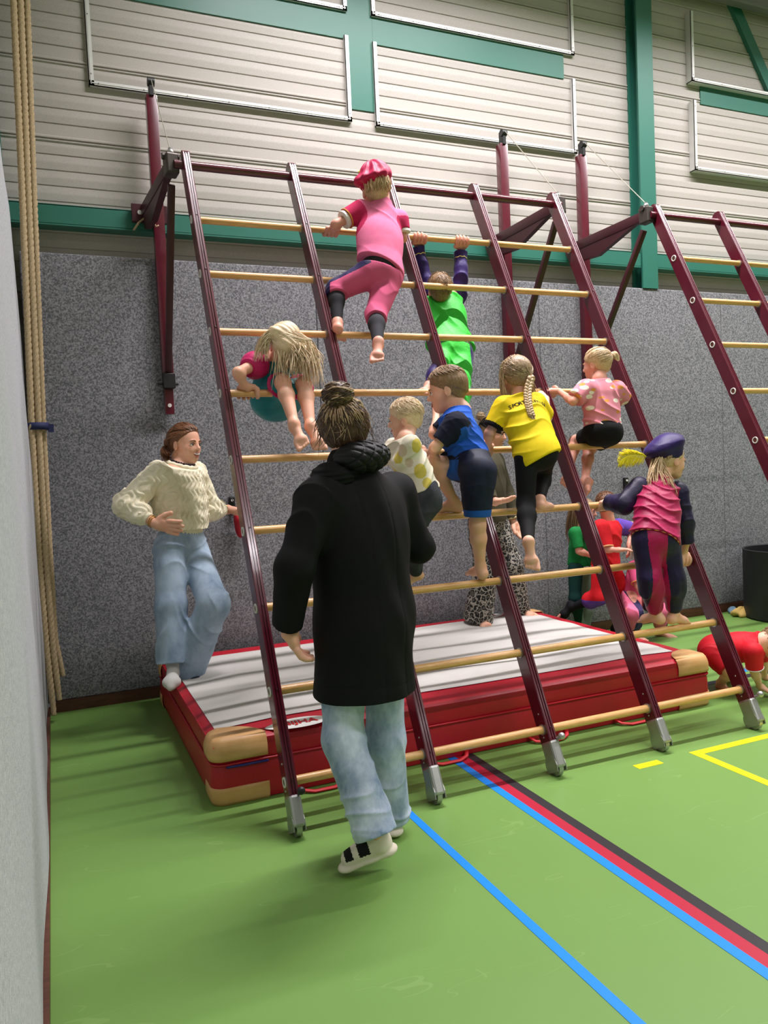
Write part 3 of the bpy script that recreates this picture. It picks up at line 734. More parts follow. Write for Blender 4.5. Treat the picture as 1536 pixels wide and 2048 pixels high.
def mesh_field(groups, h):
    lo = np.full(3, 1e9); hi = np.full(3, -1e9)
    for g in groups:
        for p in g['p']:
            if p['op'] == 'add':
                a, b = prim_bbox(p, 0.02); lo = np.minimum(lo, a); hi = np.maximum(hi, b)
    B = 4
    nb = np.ceil((hi-lo)/(h*B)).astype(int)+2
    lo = lo-h*B*0.5
    gx = [lo[i]+h*(B*np.arange(nb[i])+(B-1)/2) for i in range(3)]
    C = np.stack(np.meshgrid(*gx, indexing='ij'), -1).reshape(-1, 3)
    D = np.empty(len(C))
    for s in range(0, len(C), 400000): D[s:s+400000] = field(groups, C[s:s+400000])
    act = np.abs(D) < h*B*1.9+0.010
    V = np.repeat(np.repeat(np.repeat(np.where(D < 0, -1.0, 1.0).reshape(nb), B, 0), B, 1), B, 2).astype(np.float32)
    idx = np.argwhere(act.reshape(nb))
    o = np.stack(np.meshgrid(*[np.arange(B)]*3, indexing='ij'), -1).reshape(-1, 3)
    I = (idx[:, None, :]*B+o[None]).reshape(-1, 3)
    for s in range(0, len(I), 400000):
        J = I[s:s+400000]; V[J[:, 0], J[:, 1], J[:, 2]] = field(groups, lo+J*h)
    # surface nets
    ins = V < 0
    sm = np.zeros(tuple(np.array(V.shape)-1), np.int8)
    for a in (0, 1):
        for b in (0, 1):
            for c in (0, 1):
                sm += ins[a:V.shape[0]-1+a, b:V.shape[1]-1+b, c:V.shape[2]-1+c]
    cells = np.argwhere((sm > 0) & (sm < 8))
    cid = np.full(sm.shape, -1, np.int32); cid[cells[:, 0], cells[:, 1], cells[:, 2]] = np.arange(len(cells))
    acc = np.zeros((len(cells), 3)); cnt = np.zeros(len(cells))
    corners = [(a, b, c) for a in (0, 1) for b in (0, 1) for c in (0, 1)]
    vals = {q: V[cells[:, 0]+q[0], cells[:, 1]+q[1], cells[:, 2]+q[2]] for q in corners}
    for q in corners:
        for ax in range(3):
            if q[ax] == 0:
                r = list(q); r[ax] = 1; r = tuple(r); v0, v1 = vals[q], vals[r]
                cr = (v0 < 0) != (v1 < 0); t = np.where(cr, v0/np.where(cr, v0-v1, 1), 0)
                pt = np.tile(np.array(q, float), (len(cells), 1)); pt[:, ax] += t
                acc += pt*cr[:, None]; cnt += cr
    P = lo+h*(cells+acc/cnt[:, None])
    faces = []
    for ax in range(3):
        b, c = (ax+1) % 3, (ax+2) % 3
        s0 = [slice(None)]*3; s1 = [slice(None)]*3
        s0[ax] = slice(0, -1); s1[ax] = slice(1, None)
        A = ins[tuple(s0)]; Bv = ins[tuple(s1)]
        e = np.argwhere(A != Bv)
        e = e[(e[:, b] > 0) & (e[:, c] > 0) & (e[:, b] < V.shape[b]-1) & (e[:, c] < V.shape[c]-1)]
        if len(e) == 0: continue
        def cc(db, dc):
            f = e.copy(); f[:, b] -= db; f[:, c] -= dc; return cid[f[:, 0], f[:, 1], f[:, 2]]
        q = np.stack([cc(1, 1), cc(0, 1), cc(0, 0), cc(1, 0)], 1)
        fl = ~A[e[:, 0], e[:, 1], e[:, 2]]
        q[fl] = q[fl][:, ::-1]; faces.append(q)
    F = np.concatenate(faces); F = F[(F >= 0).all(1)]
    return P, F
def solid(name, groups, material, parent, h=0.0045, extra=None, relax=1):
    """mesh a blended solid; extra = MB of loose pieces (strands) joined in"""
    h *= VOX
    P, F = mesh_field(groups, h)
    for _ in range(relax):
        S = np.zeros_like(P); c = np.zeros(len(P))
        for i in range(4):
            np.add.at(S, F[:, i], P[F[:, (i+1) % 4]]); np.add.at(S, F[:, i], P[F[:, (i-1) % 4]]); np.add.at(c, F[:, i], 2)
        P = P*0.5+0.5*S/c[:, None]
    nq = len(F); loops = F.reshape(-1); starts = np.arange(nq)*4; tot = np.full(nq, 4)
    if extra is not None and extra.v:
        base = len(P); ev = np.array(extra.v); P = np.concatenate([P, ev])
        el = []; es = []; et = []; pos = len(loops)
        for f in extra.f: es.append(pos); et.append(len(f)); el += [base+i for i in f]; pos += len(f)
        loops = np.concatenate([loops, el]); starts = np.concatenate([starts, es]); tot = np.concatenate([tot, et])
    b = wloc(parent); me = bpy.data.meshes.new(name)
    me.vertices.add(len(P)); me.vertices.foreach_set('co', (P-b).astype(np.float32).reshape(-1))
    me.loops.add(len(loops)); me.loops.foreach_set('vertex_index', loops.astype(np.int32))
    me.polygons.add(len(starts)); me.polygons.foreach_set('loop_start', starts.astype(np.int32))
    try: me.polygons.foreach_set('loop_total', tot.astype(np.int32))
    except Exception: pass
    me.polygons.foreach_set('use_smooth', np.ones(len(starts), bool))
    me.update(calc_edges=True); me.validate()
    for q in (material if isinstance(material, list) else [material]): me.materials.append(q)
    if extra is not None and extra.v and isinstance(material, list) and len(extra.g) == len(extra.f) and len(me.polygons) == len(starts):
        mi = np.zeros(len(starts), np.int32); mi[nq:] = (np.array(extra.g)*7919 % 13) % len(material); me.polygons.foreach_set('material_index', mi)
    o = bpy.data.objects.new(name, me); COL.objects.link(o); o.parent = parent
    return o
def cam_hit(o, px, py):
    """where the sight line through a pixel of the survey photo meets the surface"""
    d = unit(ray(px, py)); b = wloc(o); hit, loc, nrm, fi = o.ray_cast(Vector(CAM_POS-b), Vector(d))
    return np.array(loc)+b if hit else np.array([0, 0, -9.0])
def paint_faces(o, fn):
    """second material slot where fn(world centre array) is True"""
    me = o.data; n = len(me.polygons); c = np.empty(n*3, np.float32); me.polygons.foreach_get('center', c)
    c = c.reshape(-1, 3)+wloc(o); me.polygons.foreach_set('material_index', fn(c).astype(np.int32)); me.update()

def folds(amp, dirn, freq, seed=0, warp=2.0):
    """irregular cloth creases running across `dirn`, fading in and out"""
    rn = np.random.RandomState(seed+11); d = unit(dirn); A = [unit(rn.randn(3)) for _ in range(6)]; ph = rn.rand(8)*6.28
    def f(X):
        w = np.sin(X@A[0]*8+ph[0])+np.sin(X@A[1]*13+ph[1])+0.7*np.sin(X@A[2]*23+ph[2])
        s = np.sin(X@d*freq*0.55+warp*0.75*w+ph[3]); s2 = np.sin(X@unit(d+0.9*A[3])*freq*0.5+warp*0.6*w+ph[4])
        m1 = np.clip(0.5+0.7*np.sin(X@A[4]*11+ph[5])+0.3*w, 0, 1); m2 = np.clip(0.4+0.7*np.sin(X@A[5]*14+ph[6])-0.3*w, 0, 1)
        return -amp*(1.1*m1*(1-np.abs(s))**2.2+0.8*m2*(1-np.abs(s2))**2.2-0.25)
    return f

# body builder --------------------------------------------------------------------------------
class Fig:
    def __init__(s, name_base, J, u, label, toward=None, cat='person', kid=True, group=None):
        """J: joint name -> world point. sides a (left in the photo) and b. u = standing height"""
        s.J = {k: np.array(v, float) for k, v in J.items()}; s.u = u; s.kid = kid; j = s.J
        low = min(v[2] for v in s.J.values())
        s.root = empty('person', (j['pv'][0], j['pv'][1], max(0, low-0.05)), label, cat, group)
        s.up = unit(j['nk']-j['pv']); lat = j['sb']-j['sa']; lat = unit(lat-s.up*(lat@s.up)); s.lat = lat
        s.fr = unit(np.cross(s.up, lat))       # back or front normal of the torso
        if kid: s.r = dict(ua=0.027, el=0.021, fa=0.0215, wr=0.0155, th=0.047, kn=0.033, ca=0.033, an=0.0195, nk=0.033)
        else: s.r = dict(ua=0.026, el=0.020, fa=0.021, wr=0.0145, th=0.048, kn=0.031, ca=0.032, an=0.019, nk=0.031)
        s.handp = []; s.footp = []
        if __debug__ and DEBUG:
            def L(a, b): return np.linalg.norm(j[a]-j[b])/u if a in j and b in j else -1
            print('FIG %-26s torso %.2f sh %.2f | uaA %.2f faA %.2f uaB %.2f faB %.2f | thA %.2f shA %.2f thB %.2f shB %.2f' % (label[:26], L('nk','pv'), L('sa','sb'), L('sa','ea'), L('ea','wa'), L('sb','eb'), L('eb','wb'), L('ha','ka'), L('ka','aa'), L('hb','kb'), L('kb','ab')), 'head', np.round(j['hd'],2))
    def torso(s, o=0.0, hip=1.0, chest=1.0, belly=1.0, depth=1.0):
        j, u = s.J, s.u; ax = np.array([s.lat, s.fr, s.up]); sp = j['nk']-j['pv']; L = np.linalg.norm(sp)
        sw = np.linalg.norm((j['sb']-j['sa'])@s.lat)*0.5
        sc = (j['sa']+j['sb'])/2
        P = [ell(j['pv']+s.up*0.01*u, (0.088*u*hip+o, 0.072*u*depth+o, 0.085*u+o), ax),
             ell(j['pv']+sp*0.36, (0.079*u*belly+o, 0.062*u*depth+o, 0.12*u+o), ax),
             ell(j['pv']*0.32+sc*0.68-s.up*0.01*u, (0.092*u*chest+o, 0.065*u*depth+o, 0.12*u+o), ax),
             cone(j['sa']+s.lat*0.02*u-s.up*0.012*u, j['sb']-s.lat*0.02*u-s.up*0.012*u, 0.033*u+o, 0.033*u+o, k=0.04*u),
             cone(sc-s.up*0.02*u, j['nk'], 0.05*u+o, 0.036*u+o, k=0.04*u)]
        return P
    def arm(s, sd, o=0.0, to=1.0, scale=1.0, puff=0.0):
        """upper arm and forearm, `to` = fraction of the whole arm (1 = wrist, 0.5 = elbow)"""
        j, u, r = s.J, s.u, s.r; S, E, W = j['s'+sd], j['e'+sd], j['w'+sd]
        P = []
        t = min(1, to*2); E2 = S+(E-S)*t
        P.append(cone(S, E2, r['ua']*u*1.08*scale+o, (r['ua']+(r['el']-r['ua'])*t)*u*scale+o))
        if puff: P.append(ell((S+E2)/2, (puff,)*3))
        if to > 0.5:
            t = (to-0.5)*2; W2 = E+(W-E)*t; m_ = E+(W-E)*0.28
            P.append(cone(E, m_, r['el']*u*scale+o, r['fa']*u*scale+o))
            if t > 0.28: P.append(cone(m_, W2, r['fa']*u*scale+o, (r['fa']+(r['wr']-r['fa'])*(t-0.28)/0.72)*u*scale+o))
        return P
    def leg(s, sd, o=0.0, to=1.0, scale=1.0, thigh=1.0):
        j, u, r = s.J, s.u, s.r; H, K, A = j['h'+sd], j['k'+sd], j['a'+sd]
        P = []; t = min(1, to*2); K2 = H+(K-H)*t
        P.append(cone(H, K2, r['th']*u*thigh*scale+o, (r['th']*thigh+(r['kn']-r['th']*thigh)*t)*u*scale+o))
        if to > 0.5:
            t = (to-0.5)*2; m_ = K+(A-K)*0.32; A2 = K+(A-K)*t
            P.append(cone(K, m_, r['kn']*u*scale+o, r['ca']*u*scale+o))
            if t > 0.32: P.append(cone(m_, A2, r['ca']*u*scale+o, (r['ca']+(r['an']-r['ca'])*(t-0.32)/0.68)*u*scale+o))
        return P
    def cutplane(s, pts, frac, sd, kind):
        j = s.J; A, B, C = (j['s'+sd], j['e'+sd], j['w'+sd]) if kind == 'arm' else (j['h'+sd], j['k'+sd], j['a'+sd])
        if frac <= 0.5: c = A+(B-A)*frac*2; n = B-A
        else: c = B+(C-B)*(frac-0.5)*2; n = C-B
        return c, unit(n)
    # hands ---------------------------------------------------------------------------------
    def grip(s, sd, B, axis=(1, 0, 0), rb=0.0195, over=1, size=None, thumb=1):
        u = s.u; hs = size or (0.105*u if s.kid else 0.108*u); W = s.J['w'+sd]; B = np.array(B, float)
        ax = unit(axis); v = W-B; v = v-ax*(v@ax); u1 = unit(v); t1 = np.cross(ax, u1)*over
        fr = 0.088*hs; palm = B+u1*(rb+0.13*hs)+t1*0.0
        P = [cone(W, palm, s.r['wr']*u, 0.2*hs, k=0.012)]
        for i in range(4): P.append(cone(palm+ax*(i-1.5)*0.16*hs, B+ax*(i-1.5)*0.185*hs+(math.cos(0.5)*u1+math.sin(0.5)*t1)*(rb+fr), 0.13*hs, 0.11*hs, k=0.008))
        for i in range(4):
            offx = (i-1.5)*0.2*hs; span = [2.4, 2.7, 2.6, 2.2][i]; n = 7; pr = None
            for q in range(n+1):
                a = 0.5+(span)*q/n; p = B+ax*offx+(math.cos(a)*u1+math.sin(a)*t1)*(rb+fr*0.95)
                if pr is not None: P.append(cone(pr, p, fr*(1.0-0.02*q), fr*(0.98-0.02*q), k=0.0035))
                pr = p
        pr = palm+ax*thumb*0.3*hs
        for q in range(4):
            a = -0.35-0.5*q; p = B+ax*thumb*(0.40*hs)+(math.cos(a)*u1+math.sin(a)*t1)*(rb+fr)
            P.append(cone(pr, p, fr*1.15, fr*1.05, k=0.005)); pr = p
        s.handp.append(dict(p=P, k=0.004, join=0.012)); return s
    def hand(s, sd, d, n, curl=0.25, size=None, thumb=1, spread=0.10):
        """open hand: d pointing direction, n palm normal (side the fingers curl to)"""
        u = s.u; hs = size or (0.105*u if s.kid else 0.108*u); W = s.J['w'+sd]; d = unit(d); n = unit(np.array(n)-d*(np.array(n)@d)); x = np.cross(d, n)*thumb
        pc = W+d*0.27*hs
        P = [cone(W, W+d*0.1*hs, s.r['wr']*u, 0.19*hs, k=0.012), ell(pc, (0.24*hs, 0.13*hs, 0.28*hs), [x, n, d], k=0.01)]
        for i in range(4):
            L = [0.40, 0.47, 0.44, 0.34][i]*hs; dd = unit(d+x*(1.5-i)*spread); p = W+d*0.46*hs+x*(1.5-i)*0.125*hs; a = curl*0.5
            for q, fr_ in enumerate((0.45, 0.3, 0.25)):
                dq = unit(dd*math.cos(a)+n*math.sin(a)); p2 = p+dq*L*fr_; rr = 0.082*hs*(1-0.09*q); P.append(cone(p, p2, rr, rr*0.92, k=0.003)); p = p2; a += curl
        p = W+d*0.16*hs+x*0.17*hs+n*0.04*hs; dq = unit(x*0.75+d*0.7+n*0.3)
        p2 = p+dq*0.22*hs; P.append(cone(p, p2, 0.11*hs, 0.09*hs, k=0.006)); P.append(cone(p2, p2+unit(dq+d*0.6)*0.2*hs, 0.088*hs, 0.075*hs, k=0.003))
        s.handp.append(dict(p=P, k=0.004, join=0.012)); return s
    def foot(s, sd, toe, upd=None, size=None, curl=0.15):
        """bare foot from ankle towards the toe point; upd = dorsal direction"""
        u = s.u; fl = size or 0.15*u; A = s.J['a'+sd]; K = s.J['k'+sd]; toe = np.array(toe, float)
        sh = unit(A-K); d = unit(toe-A); upd = unit(-sh if upd is None else upd); upd = unit(upd-d*(upd@d)); x = np.cross(d, upd)
        heel = A-d*0.06*fl-upd*0.16*fl+sh*0.06*fl; ball = A+d*0.52*fl-upd*0.13*fl
        P = [cone(A, heel, s.r['an']*u, 0.15*fl, k=0.02), cone(A, ball, s.r['an']*u*0.98, 0.105*fl, k=0.02), cone(heel, ball, 0.14*fl, 0.1*fl, k=0.02),
             cone(ball-x*0.1*fl, ball+x*0.1*fl, 0.1*fl, 0.1*fl, k=0.02), ell(A-upd*0.02*fl+x*0.1*fl, (0.05*fl,)*3), ell(A-upd*0.02*fl-x*0.1*fl, (0.05*fl,)*3)]
        inner = 1 if sd == 'a' else -1
        for i in range(5):
            p = ball+x*inner*(0.155-0.078*i)*fl+d*0.06*fl; L = [0.22, 0.20, 0.18, 0.15, 0.12][i]*fl; rr = [0.072, 0.05, 0.047, 0.044, 0.042][i]*fl
            P.append(cone(p, p+unit(d-upd*curl)*L, rr, rr*0.95, k=0.006))
        s.footp.append(dict(p=P, k=0.012, join=0.02)); return s
    # head ----------------------------------------------------------------------------------
    def head(s, fwd, up=None, hh=None):
        u = s.u; s.hh = hh or (0.19*u if s.kid else 0.135*u); F = unit(fwd)
        U = unit(s.J['hd']-s.J['nk']) if up is None else unit(up); U = unit(U-F*(U@F)); s.HF, s.HU, s.HR = F, U, np.cross(F, U)
        return s
    def H(s, x, y, z): return s.J['hd']+s.hh*(x*s.HR+y*s.HF+z*s.HU)
    def hax(s): return np.array([s.HR, s.HF, s.HU])
    def head_prims(s):
        h = s.hh; H = s.H; ax = s.hax(); k = 1.0 if s.kid else 0.9
        P = [ell(H(0,-0.06,0.13), (0.335*h, 0.405*h, 0.36*h), ax),
             ell(H(0,0.10,-0.12), (0.265*h, 0.285*h, 0.345*h), ax, k=0.12*h),
             ell(H(0,0.22,-0.36), (0.15*h, 0.135*h, 0.115*h), ax, k=0.10*h),
             ell(H(0.14,0.20,-0.14), (0.12*h, 0.13*h, 0.13*h), ax, k=0.06*h), ell(H(-0.14,0.20,-0.14), (0.12*h, 0.13*h, 0.13*h), ax, k=0.06*h),
             cone(H(0.13,0.335,0.045), H(-0.13,0.335,0.045), 0.035*h, 0.035*h, k=0.05*h),
             cone(H(0,0.355,0.02), H(0,0.43,-0.125), 0.028*h, 0.045*h, k=0.04*h),
             ell(H(0.04,0.39,-0.14), (0.03*h,)*3, k=0.02*h), ell(H(-0.04,0.39,-0.14), (0.03*h,)*3, k=0.02*h),
             ell(H(0.125,0.385,-0.03), (0.065*h, 0.04*h, 0.042*h), ax, op='sub', k=0.03*h), ell(H(-0.125,0.385,-0.03), (0.065*h, 0.04*h, 0.042*h), ax, op='sub', k=0.03*h),
             ell(H(0,0.35,-0.245), (0.085*h, 0.045*h, 0.03*h), ax, k=0.02*h), ell(H(0,0.335,-0.285), (0.07*h, 0.045*h, 0.028*h), ax, k=0.02*h),
             cone(H(0,-0.12,-0.2), s.J['nk'], s.r['nk']*s.u*1.0, s.r['nk']*s.u*1.12, k=0.1*h)]
        for sg in (1, -1):
            P += [ell(H(sg*0.325,-0.03,-0.06), (0.035*h, 0.085*h, 0.125*h), [unit(s.HR*1.0+sg*-0.35*s.HF), unit(s.HF+sg*0.35*s.HR), s.HU], k=0.02*h),
                  ell(H(sg*0.362,0.0,-0.05), (0.022*h, 0.04*h, 0.07*h), ax, op='sub', k=0.015*h)]
        return P
    def body(s, skin, h=0.0045, arms=('a','b'), legs=('a','b'), shrink=-0.002, o_legs=0.0, hands=True):
        g = [dict(p=s.head_prims()+s.torso(shrink)+sum([s.arm(q) for q in arms], [])+sum([s.leg(q, o_legs) for q in legs], []), k=0.022)]
        s.bodyo = solid('body', g+s.handp+s.footp, skin, s.root, h); return s.bodyo
    def face(s, iris=(70,90,110), brow=(120,95,70), lip=(176,92,84), smile=False, lid=0.0, open_=0.0):
        h = s.hh; H = s.H; ax = s.hax()
        for sg in (1, -1):
            e = MB(); c = H(sg*0.125, 0.305, -0.03); R = 0.058*h; n = 12; vs = []; fs = []
            for i in range(n+1):
                th = math.pi*0.5*i/n
                for k in range(2*n):
                    p = math.pi*k/n; vs.append(c+R*(math.sin(th)*math.cos(p)*s.HR+math.sin(th)*math.sin(p)*s.HU*0.78+math.cos(th)*s.HF))
            for i in range(n):
                for k in range(2*n): fs.append((i*2*n+k, (i+1)*2*n+k, (i+1)*2*n+(k+1) % (2*n), i*2*n+(k+1) % (2*n)))
            eo = build('eye', e.add(vs, fs), [M_eye_w, mat('iris', srgb(*iris), 0.2), M_pupil], s.root, smooth=True)
            me = eo.data
            for q in me.polygons:
                cc = np.array(q.center)+wloc(eo)-c; ca = unit(cc)@s.HF
                q.material_index = 2 if ca > 0.975 else (1 if ca > 0.90 else 0)
            lidm = MB(); pts = [H(sg*(0.125+0.075*math.cos(t)), 0.345+0.022*math.sin(t), -0.028+0.042*math.sin(t)-lid*0.03) for t in np.linspace(0.1, math.pi-0.1, 9)]
            lidm.tube(pts, 0.008*h, 6); build('eyelashes', lidm, M_lash, s.root, smooth=True)
            b = MB(); b.tube([H(sg*0.055,0.385,0.055), H(sg*0.11,0.385,0.075), H(sg*0.17,0.355,0.07), H(sg*0.205,0.32,0.05)], [0.010*h,0.015*h,0.012*h,0.005*h], 6)
            build('eyebrow', b, mat('brow', srgb(*brow), 0.9), s.root, smooth=True)
        lm = MB(); w = 0.105 if smile else 0.085; cz = 0.02 if smile else 0.0
        xs = np.linspace(-w, w, 9)
        for zz, rr in ((-0.247+open_*0.01, 0.013), (-0.272-open_*0.05, 0.016)):
            lm.tube([H(x, 0.398-2.6*x*x*(1.6 if smile else 1.3)-(0.01 if zz < -0.26 else 0), zz+cz*(x/w)**2+(0 if zz > -0.26 else 0.018*(x/w)**2)+open_*0.05*(x/w)**2*(1 if zz < -0.26 else 0)) for x in xs], [rr*h*(0.25+0.75*(1-(x/w)**2)) for x in xs], 6)
        build('lips', lm, mat('lip', srgb(*lip), 0.45), s.root, smooth=True)
        if open_ > 0:
            tm = MB(); tm.tube([H(x, 0.398-2.5*x*x, -0.262+cz*(x/w)**2) for x in xs], [0.017*h*(0.3+0.7*(1-(x/w)**2)) for x in xs], 6)
            build('teeth', tm, M['white'], s.root, smooth=True)
    # hair ----------------------------------------------------------------------------------
    def cap(s, thick=0.035, hairline=0.22, nape=-0.30, bumpf=46, amp=0.010, z_extra=0.0, back=0.0):
        h = s.hh; H = s.H; ax = s.hax()
        c = H(0,-0.06,0.13)
        def dsp(X):
            q = (X-c)@ax.T; phi = np.arctan2(q[:, 0], -(q[:, 1]+0.12*h)); r_ = q[:, 2]/h
            return amp*h*(np.sin(bumpf*phi+9*r_)+0.7*np.sin(bumpf*0.6*phi-13*r_+1)+0.5*np.sin(bumpf*1.7*phi+5*r_))*0.5
        g = dict(p=[ell(c, ((0.335+thick)*h, (0.405+thick)*h, (0.36+thick+z_extra)*h), ax), ell(H(0,-0.16,-0.08), ((0.24+thick)*h, (0.25+thick)*h, (0.26)*h), ax, k=0.1*h)], k=0.05*h, disp=dsp)
        a = np.array([0.36, hairline]); b_ = np.array([-0.33, nape]); d = a-b_; n = np.array([d[1], -d[0]]); n = n/np.linalg.norm(n)
        mid = (a+b_)/2
        g['cut'] = [(H(0, mid[0], mid[1]), n[0]*s.HF+n[1]*s.HU)]
        return g
    def surf(s, th, ph, out=0.0):
        """point on the scalp; th = polar angle from crown axis, ph = azimuth (0 = back, pi = front)"""
        h = s.hh; return s.H(0,-0.06,0.13)+h*((0.335+out)*math.sin(th)*math.sin(ph)*s.HR-(0.405+out)*math.sin(th)*math.cos(ph)*s.HF+(0.36+out)*math.cos(th)*s.HU)
def strands(mb, start, end_fn, n, rad, rnd, ctrl=None, npts=7, jit=0.01):
    for i in range(n):
        pts = end_fn(i, rnd)
        r0 = rad*rnd.uniform(0.6, 1.2); m_ = len(pts)
        mb.tube(pts, [r0*(1.0-0.85*(q/(m_-1))**2) for q in range(m_)], 5, cap=False)
def bez(p, n=8):
    p = [np.array(q, float) for q in p]; out = []
    for i in range(n):
        t = i/(n-1); q = p
        while len(q) > 1: q = [a*(1-t)+b*t for a, b in zip(q, q[1:])]
        out.append(q[0])
    return out
def scalp(fig, n, seed, length=0.5, rad=0.011, th0=(0.1, 1.5), lift=0.03, ph=(-3.14, 3.14), droop=0.25, sweep=0.0, hairline=1.35):
    """short to medium strands lying on the scalp, flowing from the crown"""
    rnd = random.Random(seed); mb = MB(); h = fig.hh
    for i in range(n):
        p0 = rnd.uniform(*ph); t0 = th0[0]+(th0[1]-th0[0])*rnd.random()**0.7
        front = abs(p0) > 2.0
        tmax = (1.02 if front else (1.5 if abs(p0) > 1.2 else 1.95))
        if t0 > tmax: continue
        L = length*rnd.uniform(0.6, 1.2); pts = []
        for q in range(6):
            f = q/5; t = min(t0+L*f, tmax+0.15*f); o = 0.028+lift*(1-(f-0.5)**2*1.5)+rnd.uniform(-0.003, 0.003)
            pts.append(fig.surf(t, p0+sweep*f+0.05*math.sin(i+f*3), o))
        mb.tube(pts, [rad*h*rnd.uniform(0.7, 1.1)*(1-0.85*(q/5)**2) for q in range(6)], 5, cap=False)
    return mb
def gather(fig, target, n, seed, rad=0.012, lift=0.03, ph=(-3.14, 3.14), th=(0.9, 1.6), mb=None):
    """hair pulled along the scalp from the hairline to a gathering point"""
    rnd = random.Random(seed); mb = mb or MB(); h = fig.hh; c = fig.H(0,-0.06,0.13); ax = fig.hax(); rr = np.array([0.335, 0.405, 0.36])*h
    tgt = np.array(target)
    for i in range(n):
        p0 = rnd.uniform(*ph); front = abs(p0) > 2.0
        t0 = (1.0 if front else (1.45 if abs(p0) > 1.2 else 1.95))*rnd.uniform(0.8, 1.02)
        a = fig.surf(t0, p0, 0.035); pts = []
        for q in range(8):
            f = q/7; x = a*(1-f)+tgt*f; v = (x-c)@ax.T/rr; L = np.linalg.norm(v)
            s_ = max(L, 1.0+(0.105+lift*rnd.uniform(0.5, 1.6)*math.sin(math.pi*f)))
            if q < 7 or L < 1: x = c+((v/L*s_)*rr)@ax
            pts.append(x)
        mb.tube(pts, [rad*h*rnd.uniform(0.7, 1.2)*(0.6+0.4*math.sin(math.pi*q/7)) for q in range(8)], 5, cap=False)
    return mb

M_eye_w = mat('eye_white', srgb(225,220,214), 0.25); M_pupil = mat('pupil', srgb(18,14,14), 0.15); M_lash = mat('lashes', srgb(60,44,36), 0.8)
def skin(name, c, c2=None): return mat(name, srgb(*c), 0.5, spec=0.35, col2=srgb(*(c2 or tuple(min(255, v+d) for v, d in zip(c, (6, -6, -8))))), nscale=22, sss=0.08)
SK = skin('skin_fair', (222,172,146)); SK2 = skin('skin_child', (224,176,150)); SK3 = skin('skin_pink', (218,160,140))
def hairm(name, c, c2):
    """three tones of one head of hair: middle, light, dark"""
    mid = tuple((a+b)/2 for a, b in zip(c, c2)); dk = tuple(a*0.8 for a in c); lt = tuple(min(255, b*1.06) for b in c2)
    return [mat(name+'_'+n, srgb(*a), 0.42, spec=0.4, col2=srgb(*b), nscale=75, ncontrast=(0.35,0.65), bump=(260,0.35,0.002)) for n, a, b in (('mid', c, mid), ('light', mid, lt), ('dark', dk, c))]
HB = hairm('hair_blonde', (190,156,116), (234,210,172)); HLB = hairm('hair_light', (214,184,146), (242,224,192)); HBR = hairm('hair_brown', (66,46,32), (112,82,54)); HHI = hairm('hair_highlight', (166,136,104), (212,184,146))
HDB = hairm('hair_darkblond', (122,94,66), (172,140,102)); HRB = hairm('hair_auburn', (98,62,38), (150,100,64)); HGB = hairm('hair_greyblond', (136,110,80), (202,176,138))
def cloth(name, c, rough=0.85, sheen=0.0, bump=(350,0.3,0.0015), c2=None, ns=30, **k): return mat(name, srgb(*c), rough, spec=0.25, sheen=sheen, bump=bump, col2=(srgb(*c2) if c2 else None), nscale=ns, **k)
def velvet(name, c, c2): return mat(name, srgb(*c), 0.5, spec=0.3, sheen=0.12, bump=(14,0.5,0.012), col2=srgb(*c2), nscale=7, ncontrast=(0.3,0.7))
DEBUG = False

CAMR, CAMF = CR, unit([CF[0], CF[1], 0])      # photo-right and away-from-camera directions
def dirw(right, away, up): return unit(CAMR*right+CAMF*away+np.array([0,0,1.0])*up)
def hem_tube(parent, name, pts, r, material): return build(name, MB().tube(pts, r, 6), material, parent, smooth=True)
def ring_around(c, n, rx, ry, ax1, m_=28, r=0.004, wav=0.0, nw=8):
    n = unit(n); a1 = unit(np.array(ax1)-n*(np.array(ax1)@n)); a2 = np.cross(n, a1)
    return [np.array(c)+a1*rx*math.cos(t)+a2*ry*math.sin(t)+n*wav*math.sin(nw*t) for t in np.linspace(0, 2*math.pi, m_+1)], r

